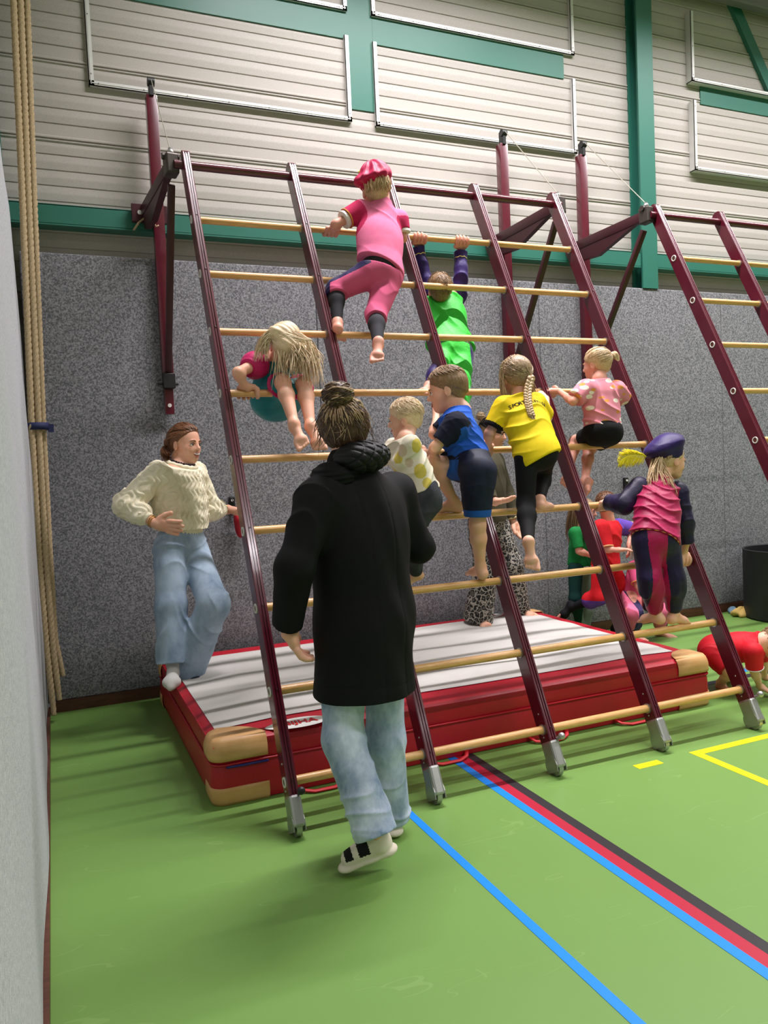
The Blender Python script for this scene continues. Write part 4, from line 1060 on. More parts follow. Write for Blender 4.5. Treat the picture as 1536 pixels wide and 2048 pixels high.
# ---- boy in the blue shirt (centre)
def person_blue_boy():
    J = dict(hd=lad(893,781,.30), nk=lad(922,822,.30), sa=lad(903,842,.16), sb=lad(912,846,.42), ea=lad(868,868,.10), wa=lad(872,838,.03),
             eb=lad(872,893,.34), wb=lad(862,905,.14), pv=lad(944,930,.26), ha=lad(932,934,.18), hb=lad(955,944,.33), ka=lad(868,926,.22), aa=lad(908,1003,.05),
             kb=lad(955,1050,.20), ab=lad(961,1133,.05))
    f = Fig('boy', J, 1.2, 'boy in blue and navy sports kit climbing between the toddler and the girl in yellow')
    f.head(dirw(-0.95,0.12,-0.18), dirw(-0.20,0.05,1), 0.232)
    f.grip('b', rung_pt(4, f.J['wb'][0]-0.02), size=0.12, over=1); f.grip('a', lad(880,800,-0.02), axis=LN, rb=0.03, size=0.11)
    f.foot('b', f.J['ab']+dirw(-0.25,1,-0.15)*0.16); f.foot('a', lad(872,1013,-0.0)); f.body(SK2, 0.0042); f.face(brow=(150,120,84), open_=0.7)
    o = f.cap(0.012, 0.20, -0.30, amp=0.004); top = f.cap(0.034, 0.36, -0.02, amp=0.014, bumpf=30, z_extra=0.02); top['join'] = 0.03
    solid('hair', [o, top], HDB, f.root, 0.004, scalp(f, 420, 5, 0.42, 0.011, (0.05, 0.85), 0.05, sweep=0.35).add(*(lambda q: (q.v, q.f))(scalp(f, 260, 6, 0.22, 0.006, (0.8, 1.7), 0.01))))
    navy = cloth('navy_shirt', (20,24,44)); blue = cloth('blue_shirt', (34,88,188))
    nv = f.J
    g = [dict(p=f.torso(0.013, hip=0.98, belly=1.06), k=0.03, disp=folds(0.010, f.up, 115, 3, 1.2), cut=[(nv['pv']+f.up*0.02, -f.up), (nv['nk']+f.up*0.008, f.up+unit(nv['hd']-nv['nk'])*0.4)]),
         ]
    slv = []
    for sd in 'ab':
        c, n = f.cutplane(None, 0.40, sd, 'arm'); slv.append(dict(p=f.arm(sd, 0.017, 0.5, 1.1), k=0.02, disp=folds(0.004, unit(nv['e'+sd]-nv['s'+sd]), 60, 5), cut=[(c, n)], join=0.05))
    sh = solid('shirt', g+slv, [blue, navy], f.root, 0.0042)
    SA, SB, up_ = nv['sa'], nv['sb'], f.up
    def slm(c):
        m_ = np.zeros(len(c), bool)
        for S, E in ((SA, nv['ea']), (SB, nv['eb'])):
            a = S+(nv['nk']-S)*0.45; v = c-a; ax = unit(E-nv['nk']); d_ = E-S; t_ = np.clip((c-S)@d_/(d_@d_), -0.1, 1.0); m_ |= ((v@ax > 0.0) & (np.linalg.norm(c-S, axis=1) < 0.11) & (v@up_ > -0.07)) | (np.linalg.norm(c-S-np.outer(t_, d_), axis=1) < 0.062)
        return m_
    paint_faces(sh, slm)
    nvs = cloth('navy_shorts', (16,22,42), 0.6, c2=(24,32,58)); bl = cloth('blue_hem', (26,84,170), 0.6)
    g = [dict(p=[q for q in f.torso(0.017, hip=1.06)[:1]]+[cone(nv['pv'], nv['pv']+f.up*0.1, 0.08, 0.075)], k=0.03, cut=[(nv['pv']+f.up*0.045, f.up)])]
    c1, n1 = f.cutplane(None, 0.34, 'a', 'leg'); c2, n2 = f.cutplane(None, 0.42, 'b', 'leg')
    g.append(dict(p=f.leg('a', 0.02, 0.5, 1.0, 1.25), k=0.02, disp=folds(0.005, n1, 40, 2), cut=[(c1, n1)], join=0.03)); g.append(dict(p=f.leg('b', 0.022, 0.5, 1.0, 1.3), k=0.02, disp=folds(0.005, np.cross(n2, f.lat), 40, 4), cut=[(c2, n2)], join=0.03))
    so = solid('shorts', g, [nvs, bl], f.root, 0.0042)
    paint_faces(so, lambda c: (((c-c2)@n2 > -0.035) & (np.linalg.norm(c-c2, axis=1) < 0.12)) | (((c-c1)@n1 > -0.06) & ((c-c1)@n1 < 0.02) & (np.linalg.norm(c-c1, axis=1) < 0.12) & ((c-c1)@np.array([0,0,1.0]) < 0.02)))
person_blue_boy()

# ---- toddler with blond hair
def person_toddler():
    J = dict(hd=lad(810,837,.34), nk=lad(812,877,.36), sa=lad(786,892,.20), sb=lad(822,888,.42), ea=lad(765,918,.16), wa=lad(752,905,.03), eb=lad(800,925,.34), wb=lad(770,910,.06),
             pv=lad(846,990,.28), ha=lad(834,1000,.20), hb=lad(856,1004,.30), ka=lad(808,1040,.14), aa=lad(812,1122,.03), kb=lad(822,1062,.24), ab=lad(832,1145,.05))
    f = Fig('toddler', J, 0.98, 'blond toddler in cream top with yellow dots climbing beside the woman in the black coat')
    f.head(dirw(-0.97,0.22,-0.15), dirw(-0.05,-0.10,1), 0.198)
    f.grip('a', rung_pt(4, f.J['wa'][0])); f.grip('b', rung_pt(4, f.J['wb'][0]))
    f.foot('b', lad(805,1166,0.0), size=0.13); f.foot('a', f.J['aa']+dirw(-0.5,0.8,-0.2)*0.13); f.body(SK2, 0.0042, legs=('a','b')); f.face(brow=(200,170,130), smile=True)
    o = f.cap(0.022, 0.20, -0.32, amp=0.005)
    solid('hair', [o], HLB, f.root, 0.004, scalp(f, 600, 15, 0.34, 0.008, (0.05, 1.6), 0.02, sweep=0.25))
    n_ = f.J
    g = [dict(p=f.torso(0.016, hip=1.0, belly=1.08), k=0.03, disp=folds(0.010, f.up, 100, 8, 1.4), cut=[(n_['pv']+f.up*0.012, -f.up), (n_['nk']+f.up*0.002, f.up)])]
    for sd in 'ab':
        c, n = f.cutplane(None, 0.78, sd, 'arm'); g.append(dict(p=f.arm(sd, 0.012, 0.9, 1.1), k=0.02, disp=folds(0.004, n, 70, 5), cut=[(c, n)]))
    to = solid('top', g, [cloth('cream_cotton', (224,216,194)), cloth('yellow_dot', (208,188,88)), cloth('beige_dot', (206,186,160))], f.root, 0.0042)
    Y = [(cam_hit(to, x, y), r_, m_) for x, y, r_, m_ in ((835,891,.030,1), (841,942,.031,1), (855,966,.024,1), (792,943,.03,1), (796,915,.026,1), (804,901,.026,2), (818,925,.020,2))]
    me = to.data; cen = np.empty(len(me.polygons)*3, np.float32); me.polygons.foreach_get('center', cen); cen = cen.reshape(-1, 3)+wloc(to); mi = np.zeros(len(cen), np.int32)
    for q, r_, m_ in Y: mi[np.linalg.norm((cen-q)*[1,1,0.85], axis=1) < r_] = m_
    me.polygons.foreach_set('material_index', mi)
    jm = cloth('dark_jeans', (44,46,52), 0.85, c2=(66,68,74), ns=12)
    g = [dict(p=f.torso(0.012, hip=1.1)[:1]+f.leg('a', 0.012, 0.97, 1.05, 1.15)+f.leg('b', 0.014, 0.97, 1.08, 1.15), k=0.025, disp=folds(0.005, (0.2,0.3,1), 60, 12), cut=[(n_['pv']+f.up*0.05, f.up)])]
    solid('jeans', g, jm, f.root, 0.0042)
person_toddler()

# ---- girl in the yellow shirt with a braid
def person_yellow_girl():
    J = dict(hd=lad(1031,755,.27), nk=lad(1042,797,.27), sa=lad(1008,813,.24), sb=lad(1071,806,.26), ea=lad(979,866,.16), wa=lad(977,890,.05), eb=lad(1094,836,.16), wb=lad(1092,798,.05),
             pv=lad(1075,908,.25), ha=lad(1052,918,.24), hb=lad(1092,910,.22), ka=lad(1052,1008,.15), aa=lad(1057,1086,.22), kb=lad(1086,945,.0), ab=lad(1080,1000,.06))
    f = Fig('girl', J, 1.2, 'girl in yellow sports shirt and black leggings with a long braid')
    f.head(dirw(-0.35,0.92,-0.15), dirw(-0.10,0.08,1), 0.232)
    f.grip('a', rung_pt(4, f.J['wa'][0]-0.01), size=0.12); f.grip('b', rung_pt(5, f.J['wb'][0]), size=0.12)
    f.foot('a', lad(1064,1136,.20), upd=dirw(0.1,1,0.2)); f.foot('b', f.J['ab']+dirw(0.5,0.75,-0.2)*0.15); f.body(SK2, 0.0042); f.face(brow=(150,120,84))
    tgt = f.H(0.12, -0.50, -0.12); h = f.hh
    mb = gather(f, tgt, 330, 21, 0.012, 0.02)
    rnd = random.Random(4)
    for i in range(120):   # loose hair at both sides of the face
        sg = -1 if i < 78 else 1
        a = f.surf(rnd.uniform(0.5, 1.35), sg*rnd.uniform(1.2, 2.1), 0.03); dwn = np.array([0,0,-1.0])
        mb.tube(bez([a, f.H(sg*0.44, 0.05+rnd.uniform(-0.15,0.12), -0.05), f.H(sg*0.42, 0.0+rnd.uniform(-0.18,0.15), -0.35), f.H(sg*(0.36+rnd.uniform(-0.14,0.1)), rnd.uniform(-0.22,0.1), -0.52-rnd.uniform(0,0.14))], 8), [0.011*h*(1-0.8*(q/7)**2) for q in range(8)], 5, cap=False)
    solid('hair', [f.cap(0.035, 0.22, -0.34, amp=0.012)], HGB, f.root, 0.004, mb)
    br = MB(); p = [tgt, lad(1049,790,.335), lad(1055,812,.36), lad(1064,834,.36), lad(1075,858,.34)]; path = bez(p, 60)
    for s_ in range(3):
        pts = []; rad = []
        for i, q in enumerate(path[:44]):
            t = 2*math.pi*i/9.0+s_*2*math.pi/3; pts.append(q+CAMR*0.013*math.sin(t)+CAMF*0.008*math.sin(2*t)); rad.append(0.0125*(1-0.35*i/44))
        br.tube(pts, rad, 8)
    for i in range(40):
        a = path[43]+np.array([rnd.uniform(-.008,.008), rnd.uniform(-.006,.006), 0]); e = path[59]+CAMR*rnd.uniform(-.02,.03)+np.array([0,0,-rnd.uniform(0,.05)])
        br.tube(bez([a, (a+e)/2+CAMR*rnd.uniform(-.02,.02), e], 6), [0.003,0.003,0.003,0.0025,0.002,0.001], 4)
    build('braid', br, HB, f.root, smooth=True)
    ye = cloth('yellow_jersey', (238,206,14), 0.7, c2=(246,216,22)); bk = cloth('black_trim', (16,16,18)); n_ = f.J
    hemn = unit(dirw(0.42,0,0.9)); hc = lad(1070,916,.25)
    body_ = f.torso(0.016, hip=1.12, belly=1.16, depth=1.05)+[cone(n_['pv']+f.up*0.1, n_['pv']-f.up*0.05, 0.10, 0.122, flat=(f.fr, 0.8), k=0.04)]
    hemn = unit(f.up+f.lat*(-0.32))
    g = [dict(p=body_, k=0.04, disp=folds(0.011, unit(f.up+0.5*f.lat), 70, 31, 1.6), cut=[(n_['pv']-f.up*0.045, -hemn), (n_['nk']+f.up*0.004, f.up)])]
    for sd, fr in (('a', .40), ('b', .42)):
        c, n = f.cutplane(None, fr, sd, 'arm'); g.append(dict(p=f.arm(sd, 0.022, 0.5, 1.15), k=0.02, disp=folds(0.005, np.cross(n, f.fr), 50, 5), cut=[(c, n)]))
        if sd == 'a': ca, na = c, n
    so = solid('shirt', g, [ye, bk], f.root, 0.0042)
    SA, SB = n_['sa'], n_['sb']
    def blk(c):
        v_ = c-ca; m_ = (v_@na > -0.02) & (np.linalg.norm(v_-np.outer(v_@na, na), axis=1) < 0.062) & (v_@na < 0.05)
        # three thin stripes running along each shoulder
        for S, E in ((SA, n_['ea']), (SB, n_['eb'])):
            d = unit(E-n_['nk']); v = c-n_['nk']; al = v@d; w = np.cross(d, f.fr); across = (c-S)@unit(np.cross(d, f.up))
            q = (c-S)@unit(f.fr)
        return m_
    paint_faces(so, blk)
    lg = cloth('black_leggings', (14,14,16), 0.75)
    g = [dict(p=f.torso(0.006, hip=1.06)[:1]+f.leg('a', 0.006, 0.96)+f.leg('b', 0.006, 0.94), k=0.03, cut=[(n_['pv']+f.up*0.06, f.up)])]
    solid('leggings', g, lg, f.root, 0.0042)
    # lettering on the shoulders
    word = 'SPORTSPLEZIER'; W = 0.215; c0 = lad(1047,806,.30)
    axx = f.lat; grp = []
    for i, ch in enumerate(word):
        cu = bpy.data.curves.new('letter', 'FONT'); cu.body = ch; cu.size = 0.030; cu.align_x = 'CENTER'; cu.extrude = 0.0; cu.offset = 0.0005
        t = bpy.data.objects.new('letter', cu); COL.objects.link(t); dg = bpy.context.evaluated_depsgraph_get(); me = bpy.data.meshes.new_from_object(t.evaluated_get(dg)); bpy.data.objects.remove(t)
        tt = (i/(len(word)-1)-0.5); base = n_['nk']*0.70+n_['pv']*0.30+f.lat*(tt*W)+f.up*(0.012*(1-4*tt*tt)+0.02)
        me.transform(Matrix.Identity(4))
        for v in me.vertices:
            # lay the letter on the cloth
            x, y = v.co.x, v.co.y; q = base+f.lat*x+f.up*y
            v.co = Vector(q)
        grp.append(me)
    mb = MB()
    for me in grp: mb.add([tuple(v.co) for v in me.vertices], [tuple(p.vertices) for p in me.polygons])
    # drop every vertex onto the shirt surface from the camera side of the back
    deps = bpy.context.evaluated_depsgraph_get(); deps.update(); base = np.array(wloc(so)); out = -f.fr if (-f.fr)@(CAM_POS-n_['nk']) > 0 else f.fr
    nv = []
    for q in mb.v:
        o_ = np.array(q)+out*0.4; hit, loc, nrm, fi = so.ray_cast(Vector(o_-base), Vector(-out))
        nv.append(tuple(np.array(loc)+base+out*0.0018) if hit else q)
    mb.v = nv; build('lettering', mb, bk, so, recalc=False)
person_yellow_girl()

# ---- blonde girl sitting in the rungs, teal dress
def person_teal_girl():
    J = dict(hd=lad(571,690,.12), nk=lad(553,716,.0), sa=lad(519,726,.02), sb=lad(588,727,-.02), ea=lad(476,745,.10), wa=lad(487,768,.045), eb=lad(603,690,-.10), wb=lad(578,657,-.03),
             pv=lad(551,800,-.17), ha=lad(540,800,-.16), hb=lad(573,802,-.16), ka=lad(566,764,.08), aa=lad(588,848,.13), kb=lad(608,768,.08), ab=lad(621,852,.12))
    f = Fig('girl', J, 1.2, 'blonde girl in teal dress with pink puff sleeves sitting in the rungs')
    f.head(dirw(0.25,-0.45,-0.85), dirw(0.15,-0.75,0.55), 0.225)
    f.grip('a', rung_pt(5, lad(493,783,0)[0]), size=0.125, thumb=1, over=-1); f.grip('b', rung_pt(6, lad(566,660,0)[0]), size=0.12, over=1)
    f.foot('a', lad(607,888,.17), upd=dirw(0.1,-1,0.35)); f.foot('b', lad(636,890,.15), upd=dirw(-0.1,-1,0.35)); f.body(SK, 0.0042); f.face()
    h = f.hh; rnd = random.Random(8); mb = MB(); A = lad(547,664,.20); Bp = lad(618,690,.20)
    c = f.J['hd']
    # crown hair combed over the head into two loose tails: left of the photo and right
    for i in range(420):
        th = rnd.uniform(-1.0, 1.0); q = rnd.random()
        s0 = f.surf(rnd.uniform(0.1, 1.5), rnd.uniform(-3.1, 3.1), 0.02)
        e = Bp+np.array([rnd.uniform(-.03,.02), 0, rnd.uniform(-.03,.03)])
        m1 = (A+Bp)/2+(s0-c)*0.35+np.array([0,0,0.02])
        mb.tube(bez([A+np.array([rnd.uniform(-.01,.01),0,rnd.uniform(-.01,.01)]), c+unit(s0-c)*h*0.52+CAMF*-0.02, c+unit(s0-c)*h*0.45, e], 8), [0.0025*(1-0.4*(k/7)) for k in range(8)], 5, cap=False)
    for i in range(210):
        a = Bp+np.array([rnd.uniform(-.12,.03), rnd.uniform(-.03,.03), rnd.uniform(-.05,.02)]); L = rnd.uniform(0.08, 0.22)*(1.0 if a[0] > Bp[0]-0.05 else 0.7)
        e = a+np.array([rnd.uniform(-.02,.05), rnd.uniform(-.05,.02), -L])
        mb.tube(bez([a, a+np.array([0.02,0,-L*0.3]), e+np.array([rnd.uniform(-.02,.02),0,L*0.3]), e], 7), [0.0026*(1-0.75*(k/6)**2) for k in range(7)], 5, cap=False)
    for i in range(110):
        a = A+np.array([rnd.uniform(-.02,.02), rnd.uniform(-.02,.01), rnd.uniform(-.02,.01)]); e = lad(512+rnd.uniform(-6,26), 716+rnd.uniform(-14,8), .12)
        mb.tube(bez([a, a+np.array([-.03,0,.0]), (a+e)/2+np.array([rnd.uniform(-.03,.0),0,.03]), e], 7), [0.0026*(1-0.75*(k/6)**2) for k in range(7)], 5, cap=False)
    for i in range(90):
        a = f.H(rnd.uniform(-.3,.35), 0.35+rnd.uniform(-.1,.1), rnd.uniform(.0,.3)); e = a+np.array([rnd.uniform(-.04,.05), 0, -rnd.uniform(.10,.17)])
        mb.tube(bez([a, a+CAMF*-0.03, e], 6), [0.0024*(1-0.75*(k/5)**2) for k in range(6)], 5, cap=False)
    hg = dict(p=[ell(f.H(0,-0.04,0.10), (0.355*h, 0.42*h, 0.385*h), f.hax()), cone(f.H(0.1,0.2,0.2), lad(618,706,.17), 0.05, 0.035, k=0.04), cone(A, f.H(-0.1,-0.2,0.2), 0.03, 0.05, k=0.04)], k=0.04, disp=lambda X: 0.0015*np.sin(X@unit((1,0.3,1.2))*200+3*np.sin(X@unit((1,1,0))*30)))
    solid('hair', [hg], HLB, f.root, 0.004, mb)
    build('hair_tie', MB().tube(ring_around(A, dirw(0.6,-0.3,0.5), 0.022, 0.022, (0,0,1))[0], 0.006, 6, cap=False), HRB, f.root, smooth=True)
    te = velvet('teal_velvet', (14,104,112), (22,132,138)); pk = velvet('pink_velvet', (176,18,84), (204,40,108)); n_ = f.J
    g = [dict(p=f.torso(0.012, belly=1.1)+[ell(n_['pv']-f.up*0.0, (0.135, 0.115, 0.115)), cone(n_['ha'], n_['ha']*0.25+n_['ka']*0.75, 0.075, 0.062), cone(n_['hb'], n_['hb']*0.25+n_['kb']*0.75, 0.075, 0.06)], k=0.05, disp=folds(0.010, (1,0.2,0.4), 55, 3), cut=[(n_['nk']+f.up*0.0, f.up)])]
    solid('dress', g, te, f.root, 0.0045)
    for sd in 'ab':
        S, E = n_['s'+sd], n_['e'+sd]; d = unit(E-S); c = S+d*0.045
        cc = c+d*0.065
        solid('puff_sleeve', [dict(p=[ell(c, (0.078,0.076,0.074)), cone(c, cc, 0.045, 0.05, k=0.01)], k=0.02, disp=folds(0.006, np.cross(d, (0.3,1,0.2)), 60, 6, 1.0), cut=[(cc, d)])], pk, f.root, 0.0042)
    for sd in 'ab':
        c = n_['h'+sd]*0.28+n_['k'+sd]*0.72; d = unit(n_['k'+sd]-n_['h'+sd])
        solid('dress_frill', [dict(p=[cone(c-d*0.02, c+d*0.03, 0.055, 0.075)], k=0.01, disp=folds(0.006, np.cross(d, (1,0,0.1)), 90, 6, 1.0), cut=[(c+d*0.03, d), (c-d*0.03, -d)])], pk, f.root, 0.0042)
person_teal_girl()

# ---- child in pink costume near the top
def person_pink_climber():
    J = dict(hd=lad(751,383,.24), nk=lad(762,405,.22), sa=lad(722,421,.20), sb=lad(797,440,.18), ea=lad(672,449,.16), wa=lad(668,455,.06), eb=lad(805,476,.14), wb=lad(803,476,.04),
             pv=lad(759,546,.14), ha=lad(738,550,.13), hb=lad(777,556,.12), ka=lad(672,580,.04), aa=lad(675,646,.05), kb=lad(752,630,.10), ab=lad(756,692,.20))
    f = Fig('child', J, 1.22, 'child in pink costume and dark pink beret near the top of the ladder')
    f.head(dirw(-0.25,0.95,0.1), dirw(-0.05,-0.1,1), 0.225)
    f.grip('a', rung_pt(8, f.J['wa'][0]-0.0), size=0.12); f.grip('b', rung_pt(8, f.J['wb'][0]), size=0.12)
    f.foot('a', f.J['aa']+dirw(0.0,0.9,-0.3)*0.17); f.foot('b', lad(753,742,.22), upd=dirw(0.0,1,0.1)); f.body(SK3, 0.0042); f.face()
    solid('hair', [f.cap(0.03, 0.2, -0.34, amp=0.012)], HB, f.root, 0.004, scalp(f, 300, 25, 0.5, 0.011, (0.9, 1.9), 0.05))
    vb = velvet('crimson_velvet', (170,16,66), (196,28,84)); c = f.H(-0.10, -0.10, 0.33); h = f.hh; pu = velvet('purple_velvet', (44,24,96), (60,36,120))
    def bd(X):
        q = X-c; return 0.006*np.sin(9*np.arctan2(q@f.HR, q@f.HF)+1)*np.clip(np.linalg.norm(q, axis=1)/0.1, 0, 1)
    be = solid('beret', [dict(p=[ell(c, (0.49*h, 0.47*h, 0.17*h), [unit(f.HR+0.22*f.HU), f.HF, unit(f.HU-0.22*f.HR)]), cone(f.H(0,-0.06,0.24), f.H(0,-0.06,0.34), 0.40*h, 0.42*h, k=0.02)], k=0.03, disp=bd)], [vb, pu], f.root, 0.0042)
    fe = MB(); rnd = random.Random(3); a = lad(731,372,.28); e = lad(724,346,.30)
    for i in range(60):
        t = rnd.random(); q = a*(1-t)+e*t; fe.tube(bez([q, q+np.array([rnd.uniform(-.02,.02),0,.012]), q+np.array([rnd.uniform(-.035,.03),rnd.uniform(-.01,.01),rnd.uniform(.0,.035)])], 4), [0.004,0.004,0.003,0.001], 4)
    build('feather', fe, cloth('yellow_feather', (238,222,20), 0.9), be, smooth=True)
    pk = cloth('pink_fabric', (224,112,150), 0.9, c2=(230,120,158)); dk = cloth('dark_pink', (190,34,84)); n_ = f.J
    g = [dict(p=f.torso(0.018, hip=1.2, belly=1.25, chest=1.08)+[cone(n_['pv']+f.up*0.12, n_['pv']+f.up*0.02, 0.115, 0.128, flat=(f.fr, 0.72), k=0.05)], k=0.05, disp=folds(0.004, (0.5,0.2,1), 30, 2), cut=[(n_['pv']+f.up*0.035, -unit(f.up+f.lat*0.30)), (n_['nk']+f.up*0.0, f.up)])]
    for sd in 'ab':
        c2, n2 = f.cutplane(None, 0.30, sd, 'arm'); g.append(dict(p=f.arm(sd, 0.022, 0.5, 1.15), k=0.02, cut=[(c2, n2)]))
    sh = solid('costume_top', g, [pk, dk], f.root, 0.0042)
    ca, na = f.cutplane(None, 0.30, 'a', 'arm'); cb, nb = f.cutplane(None, 0.30, 'b', 'arm')
    paint_faces(sh, lambda c: (((c-n_['sa'])@na > -0.01) & (np.linalg.norm(c-ca, axis=1) < 0.13)) | (((c-n_['sb'])@nb > 0.0) & (np.linalg.norm(c-cb, axis=1) < 0.11)))
    for cc_, nn_, nm in ((ca, na, 'sleeve_ruffle'), (cb, nb, 'sleeve_ruffle')):
        solid(nm, [dict(p=[cone(cc_-nn_*0.004, cc_+nn_*0.022, 0.052, 0.056)], k=0.01, disp=folds(0.005, np.cross(nn_, (0.2,0.2,1)), 110, 3, 1.0), cut=[(cc_+nn_*0.02, nn_), (cc_-nn_*0.01, -nn_)])], M['white'], f.root, 0.004)
    hm = MB(); pts, _ = ring_around(ca-na*0.006, na, 0.056, 0.056, (0,0,1)); hm.tube(pts, 0.004, 6, cap=False); build('gold_trim', hm, cloth('gold_trim', (206,150,60)), sh, smooth=True)
    gr = cloth('dark_leggings', (44,44,48)); pp = cloth('pink_trousers', (204,90,126), 0.9); nvy = velvet('navy_stripe', (24,20,62), (34,28,80))
    g = [dict(p=f.torso(0.004)[:1]+f.leg('a', 0.003, 0.97)+f.leg('b', 0.003, 0.97), k=0.03, cut=[(n_['pv']+f.up*0.10, f.up)])]
    solid('leggings', g, gr, f.root, 0.0042)
    c1, n1 = f.cutplane(None, 0.60, 'a', 'leg'); c2, n2 = f.cutplane(None, 0.58, 'b', 'leg')
    wst = (n_['pv']+f.up*0.002, unit(f.up+0.1*f.lat))
    g = [dict(p=f.torso(0.013, hip=1.12)[:1], k=0.03, cut=[wst]), dict(p=f.leg('a', 0.018, 0.66, 1.05, 1.12), k=0.02, cut=[(c1, n1)], join=0.03, disp=folds(0.005, n1, 35, 3)), dict(p=f.leg('b', 0.018, 0.66, 1.05, 1.12), k=0.02, cut=[(c2, n2)], join=0.03, disp=folds(0.005, np.cross(n2, (0.3,1,0)), 45, 4))]
    tr = solid('trousers', g, [pp, nvy], f.root, 0.0042)
    dth = unit(n_['ka']-n_['ha'])
    paint_faces(tr, lambda c: (((c-n_['ha']) @ unit(np.array([0,0,1.0])-dth*dth[2]) > 0.042) & ((c-n_['ha'])@dth > -0.03) & (c[:,0] < n_['ha'][0]+0.03)) | (((c-n_['ka'])@-CAMR > 0.03) & (c[:,2] < n_['ka'][2]+0.05) & (c[:,0] < n_['ha'][0]-0.02)))
person_pink_climber()

# ---- boy in green velvet hanging behind the ladder
def person_green_boy():
    J = dict(hd=lad(880,578,-.08), nk=lad(888,600,-.17), sa=lad(860,588,-.17), sb=lad(918,592,-.17), ea=lad(844,538,-.12), wa=lad(835,492,-.05), eb=lad(922,552,-.10), wb=lad(921,502,-.05),
             pv=lad(903,705,-.18), ha=lad(890,712,-.18), hb=lad(919,714,-.18), ka=lad(872,745,-.05), aa=lad(858,772,-.04), kb=lad(918,790,-.12), ab=lad(905,858,-.16))
    f = Fig('boy', J, 1.2, 'boy in bright green velvet costume hanging by his hands behind the ladder')
    f.head(dirw(-0.05,0.85,0.55), dirw(-0.05,-0.5,0.85), 0.21)
    f.grip('a', rung_pt(8, f.J['wa'][0]-0.005), size=0.125, over=-1); f.grip('b', rung_pt(8, f.J['wb'][0]-0.01), size=0.125, over=-1)
    f.foot('a', lad(838,781,.06), size=0.16); f.foot('b', f.J['ab']+dirw(-0.3,0.6,-0.7)*0.16); f.body(SK3, 0.0042); f.face()
    solid('hair', [f.cap(0.02, 0.2, -0.34, amp=0.006)], HDB, f.root, 0.004, scalp(f, 300, 35, 0.28, 0.009, (0.05, 1.9), 0.02))
    gv = velvet('green_velvet', (28,176,38), (70,214,72)); pu = velvet('purple_velvet', (34,18,80), (52,30,104)); n_ = f.J
    hc = n_['pv']+f.up*0.035
    g = [dict(p=f.torso(0.016, chest=1.1)+[cone(n_['pv']+f.up*0.26, hc, 0.10, 0.172, flat=(f.fr, 0.6), k=0.05)], k=0.05, disp=folds(0.012, unit(f.up+0.8*f.lat), 30, 9, 1.2), cut=[(hc, -f.up), (n_['nk']+f.up*0.012, f.up)])]
    solid('costume_top', g, gv, f.root, 0.0045)
    for sd in 'ab':
        c, n = f.cutplane(None, 0.94, sd, 'arm')
        solid('sleeve', [dict(p=f.arm(sd, 0.014, 0.97, 1.15), k=0.02, disp=folds(0.005, n, 45, 6), cut=[(c, n)]), dict(p=[cone(c-n*0.02, c+n*0.012, 0.032, 0.044)], cut=[(c+n*0.01, n)])], pu, f.root, 0.0042)
        pts, _ = ring_around(c-n*0.035, n, 0.040, 0.040, (1,0,0), wav=0.003); build('gold_trim', MB().tube(pts, 0.003, 6, cap=False), cloth('gold_trim', (224,206,130)), f.root, smooth=True)
    g = [dict(p=f.torso(0.016, hip=1.08)[:1]+f.leg('a', 0.004, 0.93, 0.95, 1.1)+f.leg('b', 0.022, 0.93, 1.08, 1.1), k=0.03, disp=folds(0.006, (0.4,0.3,1), 35, 9), cut=[(n_['pv']+f.up*0.02, f.up)])]
    tr = solid('trousers', g, [gv, pu], f.root, 0.0045)
    paint_faces(tr, lambda c: ((c-n_['hb'])@f.lat > 0.035) | ((c-n_['ka'])@-f.lat > -0.03))
    pts, _ = ring_around(n_['pv']+f.up*0.028, f.up, 0.125, 0.095, f.lat); build('belt', MB().tube(pts, 0.014, 8, cap=False), cloth('grey_belt', (120,126,120)), f.root, smooth=True)
person_green_boy()

